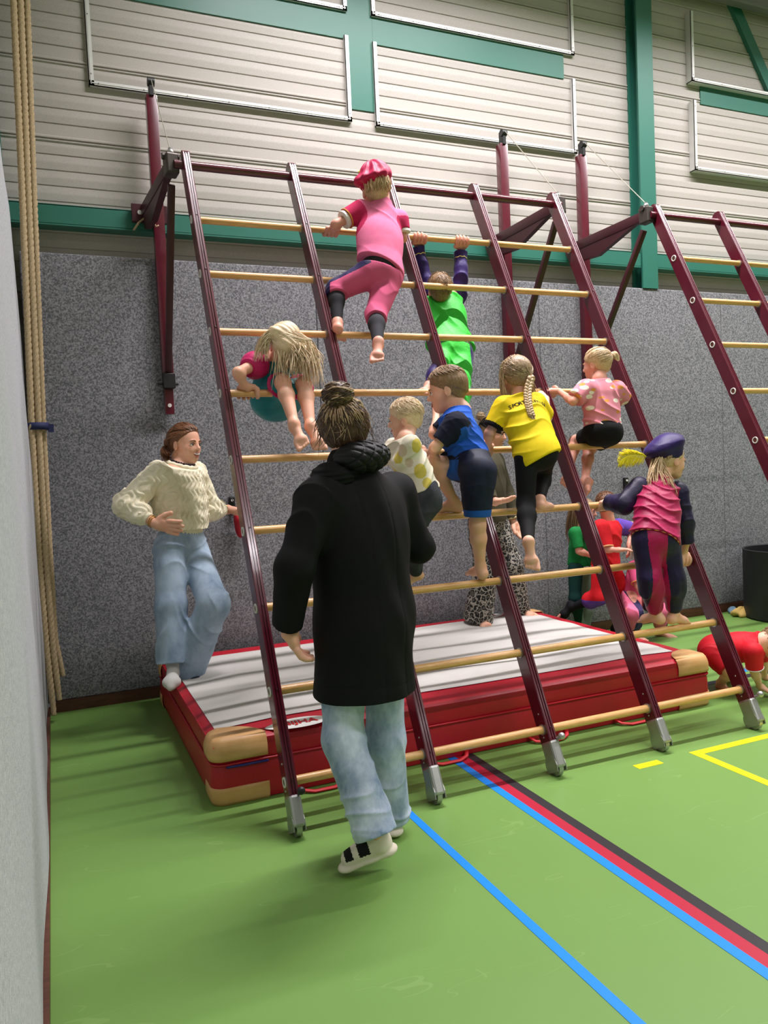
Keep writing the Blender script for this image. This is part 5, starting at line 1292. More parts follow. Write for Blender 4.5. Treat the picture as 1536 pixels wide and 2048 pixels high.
# ---- small girl in pink T-shirt sitting on a rung
def person_pink_tee():
    J = dict(hd=lad(1193,729,.20), nk=lad(1199,760,.20), sa=lad(1172,778,.18), sb=lad(1232,780,.18), ea=lad(1146,803,.16), wa=lad(1118,782,.06), eb=lad(1249,800,.12), wb=lad(1240,780,.02),
             pv=lad(1206,862,.09), ha=lad(1192,868,.08), hb=lad(1222,868,.08), ka=lad(1150,882,-.12), aa=lad(1140,935,-.12), kb=lad(1178,898,-.12), ab=lad(1170,962,-.12))
    f = Fig('girl', J, 1.02, 'small girl in pink patterned T-shirt and black shorts sitting on a rung')
    f.head(dirw(-0.75,0.66,-0.10), dirw(0,0,1), 0.195)
    f.grip('a', rung_pt(5, f.J['wa'][0]-0.03), size=0.115); f.grip('b', rung_pt(5, f.J['wb'][0]), size=0.11)
    f.foot('a', f.J['aa']+dirw(-0.2,0.5,-0.8)*0.13); f.foot('b', lad(1166,990,-.08), upd=dirw(-1,0.2,0.2)); f.body(SK3, 0.0042); f.face(brow=(200,170,120))
    tgt = f.H(0.18,-0.40,0.22); mb = gather(f, tgt, 360, 41, 0.011, 0.02); h = f.hh; rnd = random.Random(2)
    for i in range(110):
        a = tgt; t = rnd.uniform(0, 6.28); r_ = 0.10*h
        mb.tube(bez([a, a+(-f.HF*0.10+f.HR*(0.06+0.12*math.cos(t))+f.HU*(0.02+0.16*math.sin(t)))*h, a+(-f.HF*0.22+f.HR*(0.1+0.2*math.cos(t))+f.HU*(-0.05+0.2*math.sin(t)))*h, a+(-f.HF*0.16+f.HR*(0.12+0.1*math.cos(t))+f.HU*(-0.18))*h], 8), [0.010*h*(1-0.5*q/7) for q in range(8)], 5, cap=False)
    solid('hair', [f.cap(0.03, 0.22, -0.32, amp=0.007), dict(p=[ell(tgt-f.HF*0.09*h+f.HR*0.06*h, (0.11*h,)*3)])], HB, f.root, 0.004, mb)
    tee = bpy.data.materials.new('patterned_tee'); tee.use_nodes = True; nt = tee.node_tree; b = nt.nodes['Principled BSDF']; b.inputs['Roughness'].default_value = 0.9
    tc = nt.nodes.new('ShaderNodeTexCoord'); prev = None; base = (*srgb(226,138,154),1)
    for colr, sc, loc in (((244,232,214), 12, 0), ((230,150,70), 11, 5.0)):
        mp = nt.nodes.new('ShaderNodeMapping'); mp.inputs['Scale'].default_value = (1, 1, 1.9); mp.inputs['Location'].default_value = (loc, loc, loc); mp.inputs['Rotation'].default_value = (0, 0.5, 0)
        v = nt.nodes.new('ShaderNodeTexVoronoi'); v.inputs['Scale'].default_value = sc
        l = nt.nodes.new('ShaderNodeMath'); l.operation = 'LESS_THAN'; l.inputs[1].default_value = 0.33 if loc == 0 else 0.24
        mx = nt.nodes.new('ShaderNodeMixRGB'); mx.inputs['Color2'].default_value = (*srgb(*colr),1)
        nt.links.new(tc.outputs['Object'], mp.inputs['Vector']); nt.links.new(mp.outputs[0], v.inputs['Vector']); nt.links.new(v.outputs['Distance'], l.inputs[0]); nt.links.new(l.outputs[0], mx.inputs['Fac'])
        if prev is None: mx.inputs['Color1'].default_value = base
        else: nt.links.new(prev, mx.inputs['Color1'])
        prev = mx.outputs[0]
    nt.links.new(prev, b.inputs['Base Color']); n_ = f.J
    g = [dict(p=f.torso(0.016, hip=1.1, belly=1.15)+[cone(n_['pv']+f.up*0.12, n_['pv']+f.up*0.01, 0.095, 0.108, flat=(f.fr, 0.8), k=0.04)], k=0.04, disp=folds(0.009, unit(f.up+0.6*f.lat), 75, 13, 1.8), cut=[(n_['pv']+f.up*0.012, -f.up), (n_['nk']+f.up*0.0, f.up)])]
    for sd, fr in (('a', .40), ('b', .42)):
        c, n = f.cutplane(None, fr, sd, 'arm'); g.append(dict(p=f.arm(sd, 0.026, 0.5, 1.2), k=0.02, disp=folds(0.005, np.cross(n, f.fr), 50, 5), cut=[(c, n)]))
    solid('t_shirt', g, tee, f.root, 0.0042)
    c1, n1 = f.cutplane(None, 0.30, 'a', 'leg'); c2, n2 = f.cutplane(None, 0.30, 'b', 'leg')
    g = [dict(p=f.torso(0.012, hip=1.16)[:1]+[ell(n_['pv']+CAMF*-0.02, (0.11,0.09,0.08))], k=0.03), dict(p=f.leg('a', 0.012, 0.5, 1.0, 1.15), cut=[(c1, n1)], join=0.03), dict(p=f.leg('b', 0.012, 0.5, 1.0, 1.15), cut=[(c2, n2)], join=0.03)]
    solid('shorts', g, cloth('black_shorts', (14,14,16)), f.root, 0.0042)
person_pink_tee()

# ---- girl with purple beret, standing on the lowest visible rung
def person_beret_girl():
    J = dict(hd=lad(1340,921,.24), nk=lad(1322,958,.22), sa=lad(1279,976,.18), sb=lad(1354,984,.20), ea=lad(1247,1010,.14), wa=lad(1216,1004,.04), eb=lad(1367,1038,.16), wb=lad(1372,1088,.08),
             pv=lad(1311,1078,.22), ha=lad(1293,1086,.20), hb=lad(1331,1088,.20), ka=lad(1300,1158,.15), aa=lad(1312,1226,.04), kb=lad(1347,1158,.14), ab=lad(1348,1226,.04))
    f = Fig('girl', J, 1.16, 'girl in pink velvet costume and purple beret with yellow feather on a low rung')
    f.head(dirw(0.93,0.30,-0.12), dirw(-0.10,0,1), 0.215)
    f.grip('a', rung_pt(3, f.J['wa'][0]-0.015), size=0.115); f.grip('b', rung_pt(2, f.J['wb'][0]-0.0), size=0.125)
    f.foot('a', f.J['aa']+dirw(-0.45,0.75,-0.25)*0.15); f.foot('b', f.J['ab']+dirw(0.75,0.5,-0.30)*0.15); f.body(SK2, 0.0042); f.face(brow=(190,160,120))
    h = f.hh; rnd = random.Random(12); mb = scalp(f, 280, 51, 0.45, 0.010, (0.7, 1.6), 0.02, ph=(-3.0, 1.25))
    for i in range(150):
        a = f.surf(rnd.uniform(1.2, 1.7), rnd.uniform(-1.6, 0.7), 0.03); e = f.J['nk']+CAMR*rnd.uniform(-.12,.06)+np.array([0,0,-rnd.uniform(.02,.11)])+CAMF*-rnd.uniform(.075,.10)
        mb.tube(bez([a, a+np.array([0,0,-.06])-f.HF*0.03, e+np.array([0,0,.05]), e], 7), [0.0028*(1-0.75*(k/6)**2) for k in range(7)], 5, cap=False)
    solid('hair', [f.cap(0.018, 0.30, -0.40, amp=0.008)], HB, f.root, 0.004, mb)
    pu = velvet('purple_velvet', (28,13,66), (46,24,98)); c = f.H(0, -0.24, 0.36)
    ax = [unit(f.HR), unit(f.HF*0.86+f.HU*0.5), unit(f.HU*0.86-f.HF*0.5)]
    be = solid('beret', [dict(p=[ell(c, (0.46*h, 0.62*h, 0.25*h), ax), cone(f.H(0,-0.08,0.20), f.H(0,-0.12,0.32), 0.385*h, 0.40*h, k=0.03)], k=0.04, disp=folds(0.005, ax[2], 60, 4, 1.0))], pu, f.root, 0.0042)
    fe = MB(); a = f.H(-0.02,-0.72,0.02); e = lad(1238,926,.22); path = bez([a, a*0.6+e*0.4+np.array([0,0,.03]), e*0.8+a*0.2+np.array([0,0,.04]), e], 30)
    fe.tube(path, 0.003, 6)
    for i in range(420):
        t = rnd.uniform(0.04, 1); q = path[int(t*29)]; sgn = rnd.choice((-1, 1)); L = (0.052*math.sin(math.pi*min(1, t*0.8+0.18))+0.012)*rnd.uniform(0.6,1.25)
        dvec = np.array([0,0,sgn*0.8])+(e-a)/np.linalg.norm(e-a)*0.8+CAMF*rnd.uniform(-.4,.4)
        fe.tube(bez([q, q+unit(dvec)*L*0.6, q+unit(dvec)*L+np.array([0,0,-.012])], 5), [0.0017,0.0017,0.0015,0.0012,0.0006], 4)
    build('feather', fe, cloth('yellow_feather', (248,232,60), 0.9), be, smooth=True)
    pk = velvet('pink_velvet', (140,6,58), (178,14,84)); dk = velvet('dark_purple_velvet', (16,9,32), (32,20,66)); n_ = f.J
    hc = n_['pv']-f.up*0.01
    g = [dict(p=f.torso(0.016, chest=1.05, belly=1.15, hip=1.1)+[cone(n_['pv']+f.up*0.2, hc, 0.10, 0.128, flat=(f.fr, 0.75), k=0.05)], k=0.05, disp=folds(0.011, unit(f.up+0.35*f.lat), 60, 61, 2.4), cut=[(hc+f.up*0.0, -unit(f.up)), (n_['nk']-f.up*0.005, f.up)])]
    tp = solid('costume_top', g, pk, f.root, 0.0042)
    pts, _ = ring_around(hc+f.up*0.004, f.up, 0.129, 0.099, f.lat, 60, wav=0.002, nw=20); build('gold_trim', MB().tube(pts, 0.005, 6, cap=False), cloth('gold_trim', (228,160,110)), tp, smooth=True)
    for sd in 'ab':
        c, n = f.cutplane(None, 0.93, sd, 'arm')
        solid('sleeve', [dict(p=f.arm(sd, 0.022, 0.97, 1.25), k=0.02, disp=folds(0.006, n, 50, 6), cut=[(c, n)]), dict(p=[cone(c-n*0.02, c+n*0.012, 0.034, 0.048)], disp=folds(0.004, np.cross(n,(0,1,0.3)), 90, 6), cut=[(c+n*0.01, n)])], dk, f.root, 0.0042)
        pts, _ = ring_around(c-n*0.022, n, 0.040, 0.040, (1,0,0), wav=0.003); build('gold_trim', MB().tube(pts, 0.003, 6, cap=False), cloth('gold_trim2', (214,170,100)), f.root, smooth=True)
    g = [dict(p=f.torso(0.012, hip=1.1)[:1]+f.leg('a', 0.014, 0.90, 1.15, 1.05)+f.leg('b', 0.014, 0.90, 1.15, 1.05), k=0.035, disp=folds(0.007, (1,0.5,0.15), 50, 9, 1.4), cut=[(n_['pv']+f.up*0.03, f.up), ])]
    for sd in 'ab':
        c, n = f.cutplane(None, 0.90, sd, 'leg'); g.append(dict(p=[cone(c-n*0.07, c, 0.046, 0.032)], k=0.02))
    tr = solid('trousers', g, [pk, dk], f.root, 0.0042)
    la, lb = n_['ha'], n_['hb']
    paint_faces(tr, lambda c: (((c-(la*0.5+n_['aa']*0.5))@-CAMR > 0.028+0.0*c[:,0]) & ((c-(la+(n_['aa']-la)*np.clip((la[2]-c[:,2:3])/(la[2]-n_['aa'][2]),0,1)))@-CAMR > 0.018)) | (((c-(lb+(n_['ab']-lb)*np.clip((lb[2]-c[:,2:3])/(lb[2]-n_['ab'][2]),0,1)))@CAMR > -0.03)))
person_beret_girl()

def shoe(fig, name, heel, toe, mats, width=0.045, ankle=None):
    heel = np.array(heel); toe = np.array(toe); d = unit(toe-heel); x = unit(np.cross(d, [0,0,1])); upv = np.cross(x, d); L = np.linalg.norm(toe-heel)
    sole = [cone(heel+d*0.03, heel+d*L*0.45, 0.040, 0.034, flat=(upv, 0.5)), cone(heel+d*L*0.45, toe-d*0.03, 0.036, 0.042, flat=(upv, 0.42))]
    o = solid(name, [dict(p=sole, k=0.02), dict(p=[cone(heel+d*0.045+upv*0.03, heel+d*0.05+upv*0.085, 0.036, 0.036), cone(heel+d*0.05+upv*0.045, toe-d*0.045+upv*0.022, 0.044, 0.036, flat=(x, 1.0))], k=0.03, join=0.01, cut=[(heel+upv*0.105, upv)])], mats, fig.root, 0.004)
    if len(mats) > 1:
        def pf(c):
            t = (c-heel)@d/L; hgt = (c-heel)@upv; return (hgt > 0.03) & ((np.abs(t-0.52) < 0.10) | (np.abs(t-0.80) < 0.07)) & (hgt > 0.028)
        paint_faces(o, pf)
    return o
def sock(fig, sd, toe, material, upd=None):
    before = list(fig.footp); fig.footp = []; fig.foot(sd, toe, upd); pr = fig.footp[0]['p'][:-5]; fig.footp = before
    for q in pr:
        if q['t'] == 'c': q['ra'] += 0.005; q['rb'] += 0.005
    K, A = fig.J['k'+sd], fig.J['a'+sd]; up_ = unit(K-A)
    b = pr[3]; mid = (b['a']+b['b'])/2; d = unit(np.array(toe)-A); pr.append(cone(mid, mid+d*0.045, 0.026, 0.020, k=0.03))
    pr.append(cone(A, A+up_*0.09, fig.r['an']*fig.u+0.005, fig.r['an']*fig.u+0.009, k=0.02))
    return solid('sock', [dict(p=pr, k=0.015)], material, fig.root, 0.0042)
def denim(name, c, c2):
    m_ = mat(name, srgb(*c), 0.85, spec=0.2, col2=srgb(*c2), nscale=5.5, ncontrast=(0.35, 0.62), stretch=(1,1,0.6), bump=(420, 0.3, 0.0015)); return m_

# ---- woman in cream cardigan
def person_cream_woman():
    J = dict(hd=aty(371,887,-.56), nk=aty(360,934,-.56), sa=aty(316,945,-.72), sb=aty(390,943,-.46), ea=aty(255,1010,-.72), wa=aty(308,1046,-.84), eb=aty(418,1018,-.40), wb=aty(450,1019,-.22),
             pv=aty(362,1088,-.56), ha=aty(340,1098,-.64), hb=aty(384,1098,-.50), ka=aty(342,1212,-.72), aa=aty(347,1326,-.78), kb=aty(428,1208,-.86), ab=aty(376,1330,-.72))
    f = Fig('woman', J, 1.66, 'laughing woman in cream knitted cardigan and wide jeans at the left', kid=False)
    f.head(dirw(0.86,-0.46,-0.02), dirw(0.03,0,1), 0.248)
    f.hand('a', dirw(0.96,-0.02,-0.22), dirw(0.2,0.9,0.35), 0.10, thumb=1); f.hand('b', dirw(0.85,0.5,-0.05), dirw(0.1,0.1,-1), 0.6, thumb=-1)
    f.body(SK, 0.0045); f.face(iris=(70,60,50), brow=(110,76,52), smile=True, open_=1.0)
    h = f.hh; tgt = f.H(0.02,-0.52,0.02); mb = gather(f, tgt, 420, 71, 0.010, 0.02); rnd = random.Random(5)
    for i in range(130):
        a = tgt+np.array([rnd.uniform(-.015,.015)]*3); e = aty(331+rnd.uniform(-8,10), 916+rnd.uniform(-10,8), -.62)
        mb.tube(bez([a, a-f.HF*0.05+f.HU*-0.02, (a+e)/2-f.HF*0.05, e], 8), [0.0030*(1-0.7*(k/7)**2) for k in range(8)], 5, cap=False)
    solid('hair', [f.cap(0.020, 0.37, -0.36, amp=0.006), dict(p=[cone(tgt, f.H(-0.05,-0.62,-0.25), 0.035, 0.022)])], HRB, f.root, 0.0042, mb)
    kn = cloth('cream_knit', (232,222,192), 0.95, bump=(160,0.7,0.004), c2=(240,232,206), ns=12); n_ = f.J; lat, up_ = f.lat, f.up
    def cable(X):
        a = X@lat*2*math.pi/0.075; b = X@up_*2*math.pi/0.085; c_ = X@f.fr*2*math.pi/0.085
        w = np.sin(a+1.1*np.sin(b)+np.sin(c_)); return -0.0085*(np.abs(w)-0.5)-0.005*np.sin(b+a*0.5+c_)*np.cos(c_*0.7+1)
    dn = unit(lat*0.55-up_*1.0)
    g = [dict(p=f.torso(0.026, hip=0.9, belly=1.25, chest=1.12, depth=1.15)+[ell(n_['pv']+up_*0.15+f.fr*0.0, (0.17,0.135,0.09), [lat,f.fr,up_])], k=0.05, disp=cable, cut=[(n_['pv']+up_*0.095, -up_), (n_['nk']+up_*0.016, up_+0.30*(f.HF))])]
    for sd in 'ab':
        S, E, W = n_['s'+sd], n_['e'+sd], n_['w'+sd]; c, n = f.cutplane(None, 0.80, sd, 'arm')
        pr = [cone(S, E, 0.068, 0.076), cone(E, E+(W-E)*0.48, 0.078, 0.066)]
        g.append(dict(p=pr, k=0.03, disp=cable, join=0.03))
    cd = solid('cardigan', g, kn, f.root, 0.0045)
    rib = mat('ribbed_knit', srgb(232,224,196), 0.95)
    def ribd(ax1, ax2, c0): return lambda X: 0.0025*np.sin(36*np.arctan2((X-c0)@ax1, (X-c0)@ax2))
    for sd in 'ab':
        E, W = n_['e'+sd], n_['w'+sd]; n = unit(W-E); c = E+(W-E)*0.62; a1 = unit(np.cross(n, (0.1,0.2,1))); a2 = np.cross(n, a1)
        solid('cuff', [dict(p=[cone(c-n*0.035, c+n*0.045, 0.050, 0.036)], disp=ribd(a1, a2, c), cut=[(c+n*0.042, n), (c-n*0.04, -n)])], rib, f.root, 0.0042)
    c = n_['pv']+up_*0.078
    solid('waistband', [dict(p=[ell(c, (0.152,0.122,0.12), [lat,f.fr,up_])], disp=ribd(lat, f.fr, c), cut=[(c-up_*0.032, -up_), (c+up_*0.04, up_)])], rib, f.root, 0.0045)
    # button band with buttons down the front
    fro = f.fr if f.fr@f.HF > 0 else -f.fr
    bt = [n_['nk']*(1-t)+n_['pv']*t for t in (0.16, 0.34, 0.52, 0.70)]
    for q in bt:
        o_ = q+fro*0.4+lat*0.0
        hit, loc, nrm, fi = cd.ray_cast(Vector(o_-wloc(cd)), Vector(-fro))
        if hit: p = np.array(loc)+wloc(cd); build('button', MB().cyl(p-fro*0.003, p+fro*0.005, 0.010, 14), rib, cd, smooth=False)
    pts, _ = ring_around(n_['nk']+up_*0.018+fro*0.012, up_+0.30*fro, 0.094, 0.090, lat, 40, wav=0.003, nw=14); build('collar_trim', MB().tube(pts, 0.013, 8, cap=False), rib, f.root, smooth=True)
    pts, _ = ring_around(n_['nk']+up_*0.034+fro*0.014, up_+0.32*fro, 0.078, 0.076, lat, 60); nb = MB()
    for q in pts[::2]: nb.sphere(q, 0.0085, 5)
    build('necklace', nb, mat('dark_beads', srgb(34,16,22), 0.3), f.root, smooth=True)
    gold = mat('gold', srgb(206,160,84), 0.3, 0.9)
    for sd in 'ab':
        n = unit(n_['w'+sd]-n_['e'+sd]); c = n_['w'+sd]-n*0.012; bm_ = MB()
        for off in (0, 0.012): bm_.tube(ring_around(c-n*off, n+unit((0.1,0.1,0.2))*0.2, 0.033, 0.030, (0,0,1), wav=0.002, nw=10)[0], 0.0028, 6, cap=False)
        build('bracelet', bm_, gold, f.root, smooth=True)
    ear = f.H(0.33,-0.02,-0.24); build('earring', MB().tube([f.H(0.345,-0.02,-0.20)+np.array([0.012*math.cos(t), 0, -0.016+0.012*math.sin(t)]) for t in np.linspace(0, 6.28, 16)], 0.0015, 5), gold, f.root, smooth=True)
    jn = denim('light_jeans', (122,142,164), (164,182,200))
    g = [dict(p=f.torso(0.010, hip=1.12)[:1]+[cone(n_['pv']+up_*0.02, n_['pv']+up_*0.10, 0.125, 0.118, flat=(f.fr, 0.78))], k=0.03, cut=[(n_['pv']+up_*0.085, up_)])]
    for sd, hem in (('a', 0.095), ('b', 0.118)):
        H_, K, A = n_['h'+sd], n_['k'+sd], n_['a'+sd]; dd = unit(A-K); e = A+dd*(0.0 if sd == 'a' else 0.045)
        g.append(dict(p=[cone(H_, K, 0.100, 0.092), cone(K, e, 0.092, hem), cone(e-dd*0.06, e+dd*0.05, hem-0.018, hem-0.012, op='sub', k=0.006)], k=0.04, join=0.03, disp=folds(0.010, unit((0.35,0.2,1)), 26, 5+ord(sd), 2.2), cut=[(e+dd*0.0, dd)]))
    solid('jeans', g, jn, f.root, 0.0048)
    sock(f, 'a', aty(337,1382,-.98), cloth('white_sock', (206,204,200)))
    sock(f, 'b', f.J['ab']+dirw(0.6,-0.6,-0.5)*0.2, cloth('dark_sock', (40,48,62)))
person_cream_woman()
def red_pouch():
    c = aty(482, 1052, -0.07); rnd = random.Random(3); g = [dict(p=[ell(c, (0.045,0.04,0.085)), cone(c+np.array([-.01,0,.05]), c+np.array([-0.03,0.01,0.13]), 0.03, 0.012)], k=0.04, disp=folds(0.006, (1,0.2,0.3), 60, 3))]
    r = empty('pouch', c-np.array([0,0,0.08]), 'red cloth pouch hanging from the wall hook beside the cream cardigan woman', 'pouch'); solid('bag', g, M['red'], r, 0.005)
    build('loop', MB().tube([c+np.array([-0.03,0.01,0.12]), c+np.array([-0.045,0.0,0.17]), c+np.array([-0.05,0.01,0.20])], 0.004, 6), M['black'], r, smooth=True)
red_pouch()

# ---- woman in the long black coat (foreground, from behind)
def person_coat_woman():
    J = dict(hd=aty(689,862,-2.66), nk=aty(700,930,-2.70), sa=aty(628,1000,-2.80), sb=aty(794,985,-2.60), ea=aty(590,1135,-2.86), wa=aty(576,1255,-2.76), eb=aty(836,1094,-2.60), wb=aty(812,1090,-2.34),
             pv=aty(729,1225,-2.70), ha=aty(692,1245,-2.74), hb=aty(768,1242,-2.68), ka=aty(686,1478,-2.78), aa=aty(752,1668,-2.92), kb=aty(770,1478,-2.66), ab=aty(786,1646,-2.60))
    f = Fig('woman', J, 1.68, 'woman in long black coat with a messy bun, walking in front of the ladder', kid=False)
    f.head(dirw(-0.10,1,-0.02), dirw(-0.08,0,1), 0.238)
    f.hand('a', dirw(0.25,0.2,-0.9), dirw(0.9,0.25,0.2), 0.45, thumb=-1); f.hand('b', dirw(-0.5,0.8,0.1), dirw(-0.3,0,-1), 0.5)
    f.body(SK, 0.005, o_legs=-0.01); f.face()
    h = f.hh; rnd = random.Random(6); B = f.H(-0.06,-0.36,0.46); mb = gather(f, B, 480, 81, 0.012, 0.09); hi = gather(f, B, 130, 82, 0.010, 0.13)
    for k_, (mm, n) in enumerate(((mb, 220), (hi, 75))):
        for i in range(n):
            t = rnd.uniform(0, 6.28); ph = rnd.uniform(-1.2, 1.2); R = 0.20*h*rnd.uniform(0.75, 1.05); cB = B+f.HU*0.10*h-f.HF*0.06*h; pts = []
            for q in range(9):
                a = t+q*0.33; el = ph+0.25*math.sin(q*0.7+i); pts.append(cB+R*(math.cos(el)*math.cos(a)*f.HR*1.25+math.cos(el)*math.sin(a)*f.HF+math.sin(el)*f.HU*0.95))
            mm.tube(pts, [0.0035*(0.5+0.5*math.sin(math.pi*q/8)) for q in range(9)], 5, cap=False)
        for i in range(70 if k_ == 0 else 30):   # loose locks at the nape and sides
            a = f.surf(rnd.uniform(1.1, 1.9), rnd.uniform(-1.9, 1.9), 0.08); e = a+np.array([0,0,-rnd.uniform(.03,.09)])+CAMR*rnd.uniform(-.04,.04)-CAMF*rnd.uniform(0,.02)
            mm.tube(bez([a, a+np.array([0,0,-.03])+CAMR*rnd.uniform(-.03,.03), e], 7), [0.0016*(1-0.8*(k/6)**2) for k in range(7)], 5, cap=False)
    solid('hair', [f.cap(0.075, 0.20, -0.42, amp=0.018, bumpf=26), dict(p=[ell(B+f.HU*0.10*h-f.HF*0.06*h, (0.23*h,0.19*h,0.19*h), f.hax())], disp=lambda X: 0.004*np.sin(X@unit((1,0.4,1))*170+3*np.sin(X@unit((0,1,1))*40)), k=0.03)], HBR, f.root, 0.0045, mb)
    build('hair_highlight', hi, HHI, f.root, smooth=True)
    ct = mat('black_coat_fabric', srgb(12,12,13), 0.78, spec=0.2, bump=(420,0.25,0.001)); n_ = f.J; lat, up_ = f.lat, np.array([0,0,1.0])
    hemc = aty(728,1378,-2.70); hz = hemc[2]
    lt = unit([lat[0], lat[1], 0]); fr = np.cross(up_, lt)
    tor = f.torso(0.030, hip=1.15, belly=1.3, chest=1.15, depth=1.2)
    sk = [cone(n_['pv']+up_*0.30, n_['pv']-up_*0.05-CAMF*0.03, 0.165, 0.19, flat=(fr, 0.88), k=0.08), cone(n_['pv']-up_*0.05-CAMF*0.03, np.array([hemc[0], hemc[1], hz-0.03])-CAMF*0.03, 0.19, 0.212, flat=(fr, 0.92), k=0.05),
          cone(np.array([hemc[0], hemc[1], hz+0.06])-CAMF*0.03, np.array([hemc[0], hemc[1], hz-0.1])-CAMF*0.03, 0.184, 0.196, flat=(fr, 0.92), op='sub', k=0.005)]
    def seams(X):
        q = X-n_['pv']; l_ = q@lt; ctr = 0.004*np.exp(-(l_/0.004)**2); sd_ = 0.002*np.exp(-((np.abs(l_)-0.11)/0.005)**2)
        return ctr*(q@fr*np.sign((CAM_POS-n_['pv'])@fr) > 0)+sd_+0.006*np.sin(q@up_*11+3*np.sin(l_*13))*np.sin(l_*16+1+2*np.sin(q@up_*5))+0.002*np.exp(-((q@up_+0.25+0.06*l_)/0.006)**2)
    g = [dict(p=tor+sk, k=0.06, disp=seams, cut=[((hemc[0], hemc[1], hz), -up_+0.0*lt)])]
    for sd, fr_ in (('a', 0.985), ('b', 0.98)):
        c, n = f.cutplane(None, fr_, sd, 'arm'); S, E, W = n_['s'+sd], n_['e'+sd], n_['w'+sd]
        g.append(dict(p=[cone(S-lt*(0.02 if sd=='b' else -0.02), E, 0.080, 0.066), cone(E, c+n*0.02, 0.068, 0.055), cone(c-n*0.03, c+n*0.05, 0.040, 0.045, op='sub', k=0.004)], k=0.03, join=0.05, disp=folds(0.009, unit(E-S), 32, 7, 1.8), cut=[(c, n)]))
    coat = solid('coat', g, ct, f.root, 0.005)
    nb = n_['nk']; bd = [dict(p=[cone(nb-lt*0.08-up_*0.035, nb+lt*0.08+up_*0.01, 0.095, 0.085, flat=(up_, 0.55)), cone(nb-lt*0.09-up_*0.06+(-1)*CAMF*0.03, aty(603,988,-2.80), 0.05, 0.018, k=0.05)], k=0.03, disp=lambda X: 0.0025*np.sin((X@up_-0.12*(X@lt))*330))]
    solid('collar', bd, ct, f.root, 0.0045)
    c = aty(724,914,-2.76); ax = [unit(lt+0.10*up_), fr, unit(up_-0.10*lt)]
    def quilt(X):
        q = X-c; a = (q@ax[0])*1.0; b = (q@ax[2]); s1 = np.abs(np.sin((a+b*1.1)*math.pi/0.045)); s2 = np.abs(np.sin((a-b*1.1)*math.pi/0.045)); return -0.008*np.minimum(np.minimum(s1, s2)*1.8, 1)
    solid('hood', [dict(p=[ell(c, (0.112,0.095,0.056), ax)], disp=quilt)], mat('quilted_black', srgb(14,14,15), 0.6, spec=0.3), f.root, 0.0038)
    jn = denim('washed_jeans', (118,138,166), (202,212,228))
    g = []
    for sd, hem, fr_ in (('a', 0.082, 0.985), ('b', 0.075, 0.985)):
        H_, K, A = n_['h'+sd], n_['k'+sd], n_['a'+sd]; dd = unit(A-K); e = A+dd*(0.005 if sd == 'a' else -0.022)
        g.append(dict(p=[cone(H_, K, 0.088, 0.076), cone(K, e+dd*0.02, 0.076, hem), cone(e-dd*0.05, e+dd*0.06, hem-0.014, hem-0.012, op='sub', k=0.005)], k=0.04, join=0.02, disp=folds(0.008, unit((0.35,0.2,1)), 34, 5+ord(sd), 2.6), cut=[(e, dd)]))
    solid('jeans', g, jn, f.root, 0.0048)
    cr_ = cloth('cream_shoe', (222,212,194), 0.6); bk = cloth('black_mesh', (20,20,22), 0.8)
    shoe(f, 'shoe', atz(790,1694,.085), atz(682,1737,.025), [cr_, bk]); a = atz(793,1668,.022); shoe(f, 'shoe', a, a+dirw(-0.35,0.9,0)*0.26, [cr_, bk])
person_coat_woman()

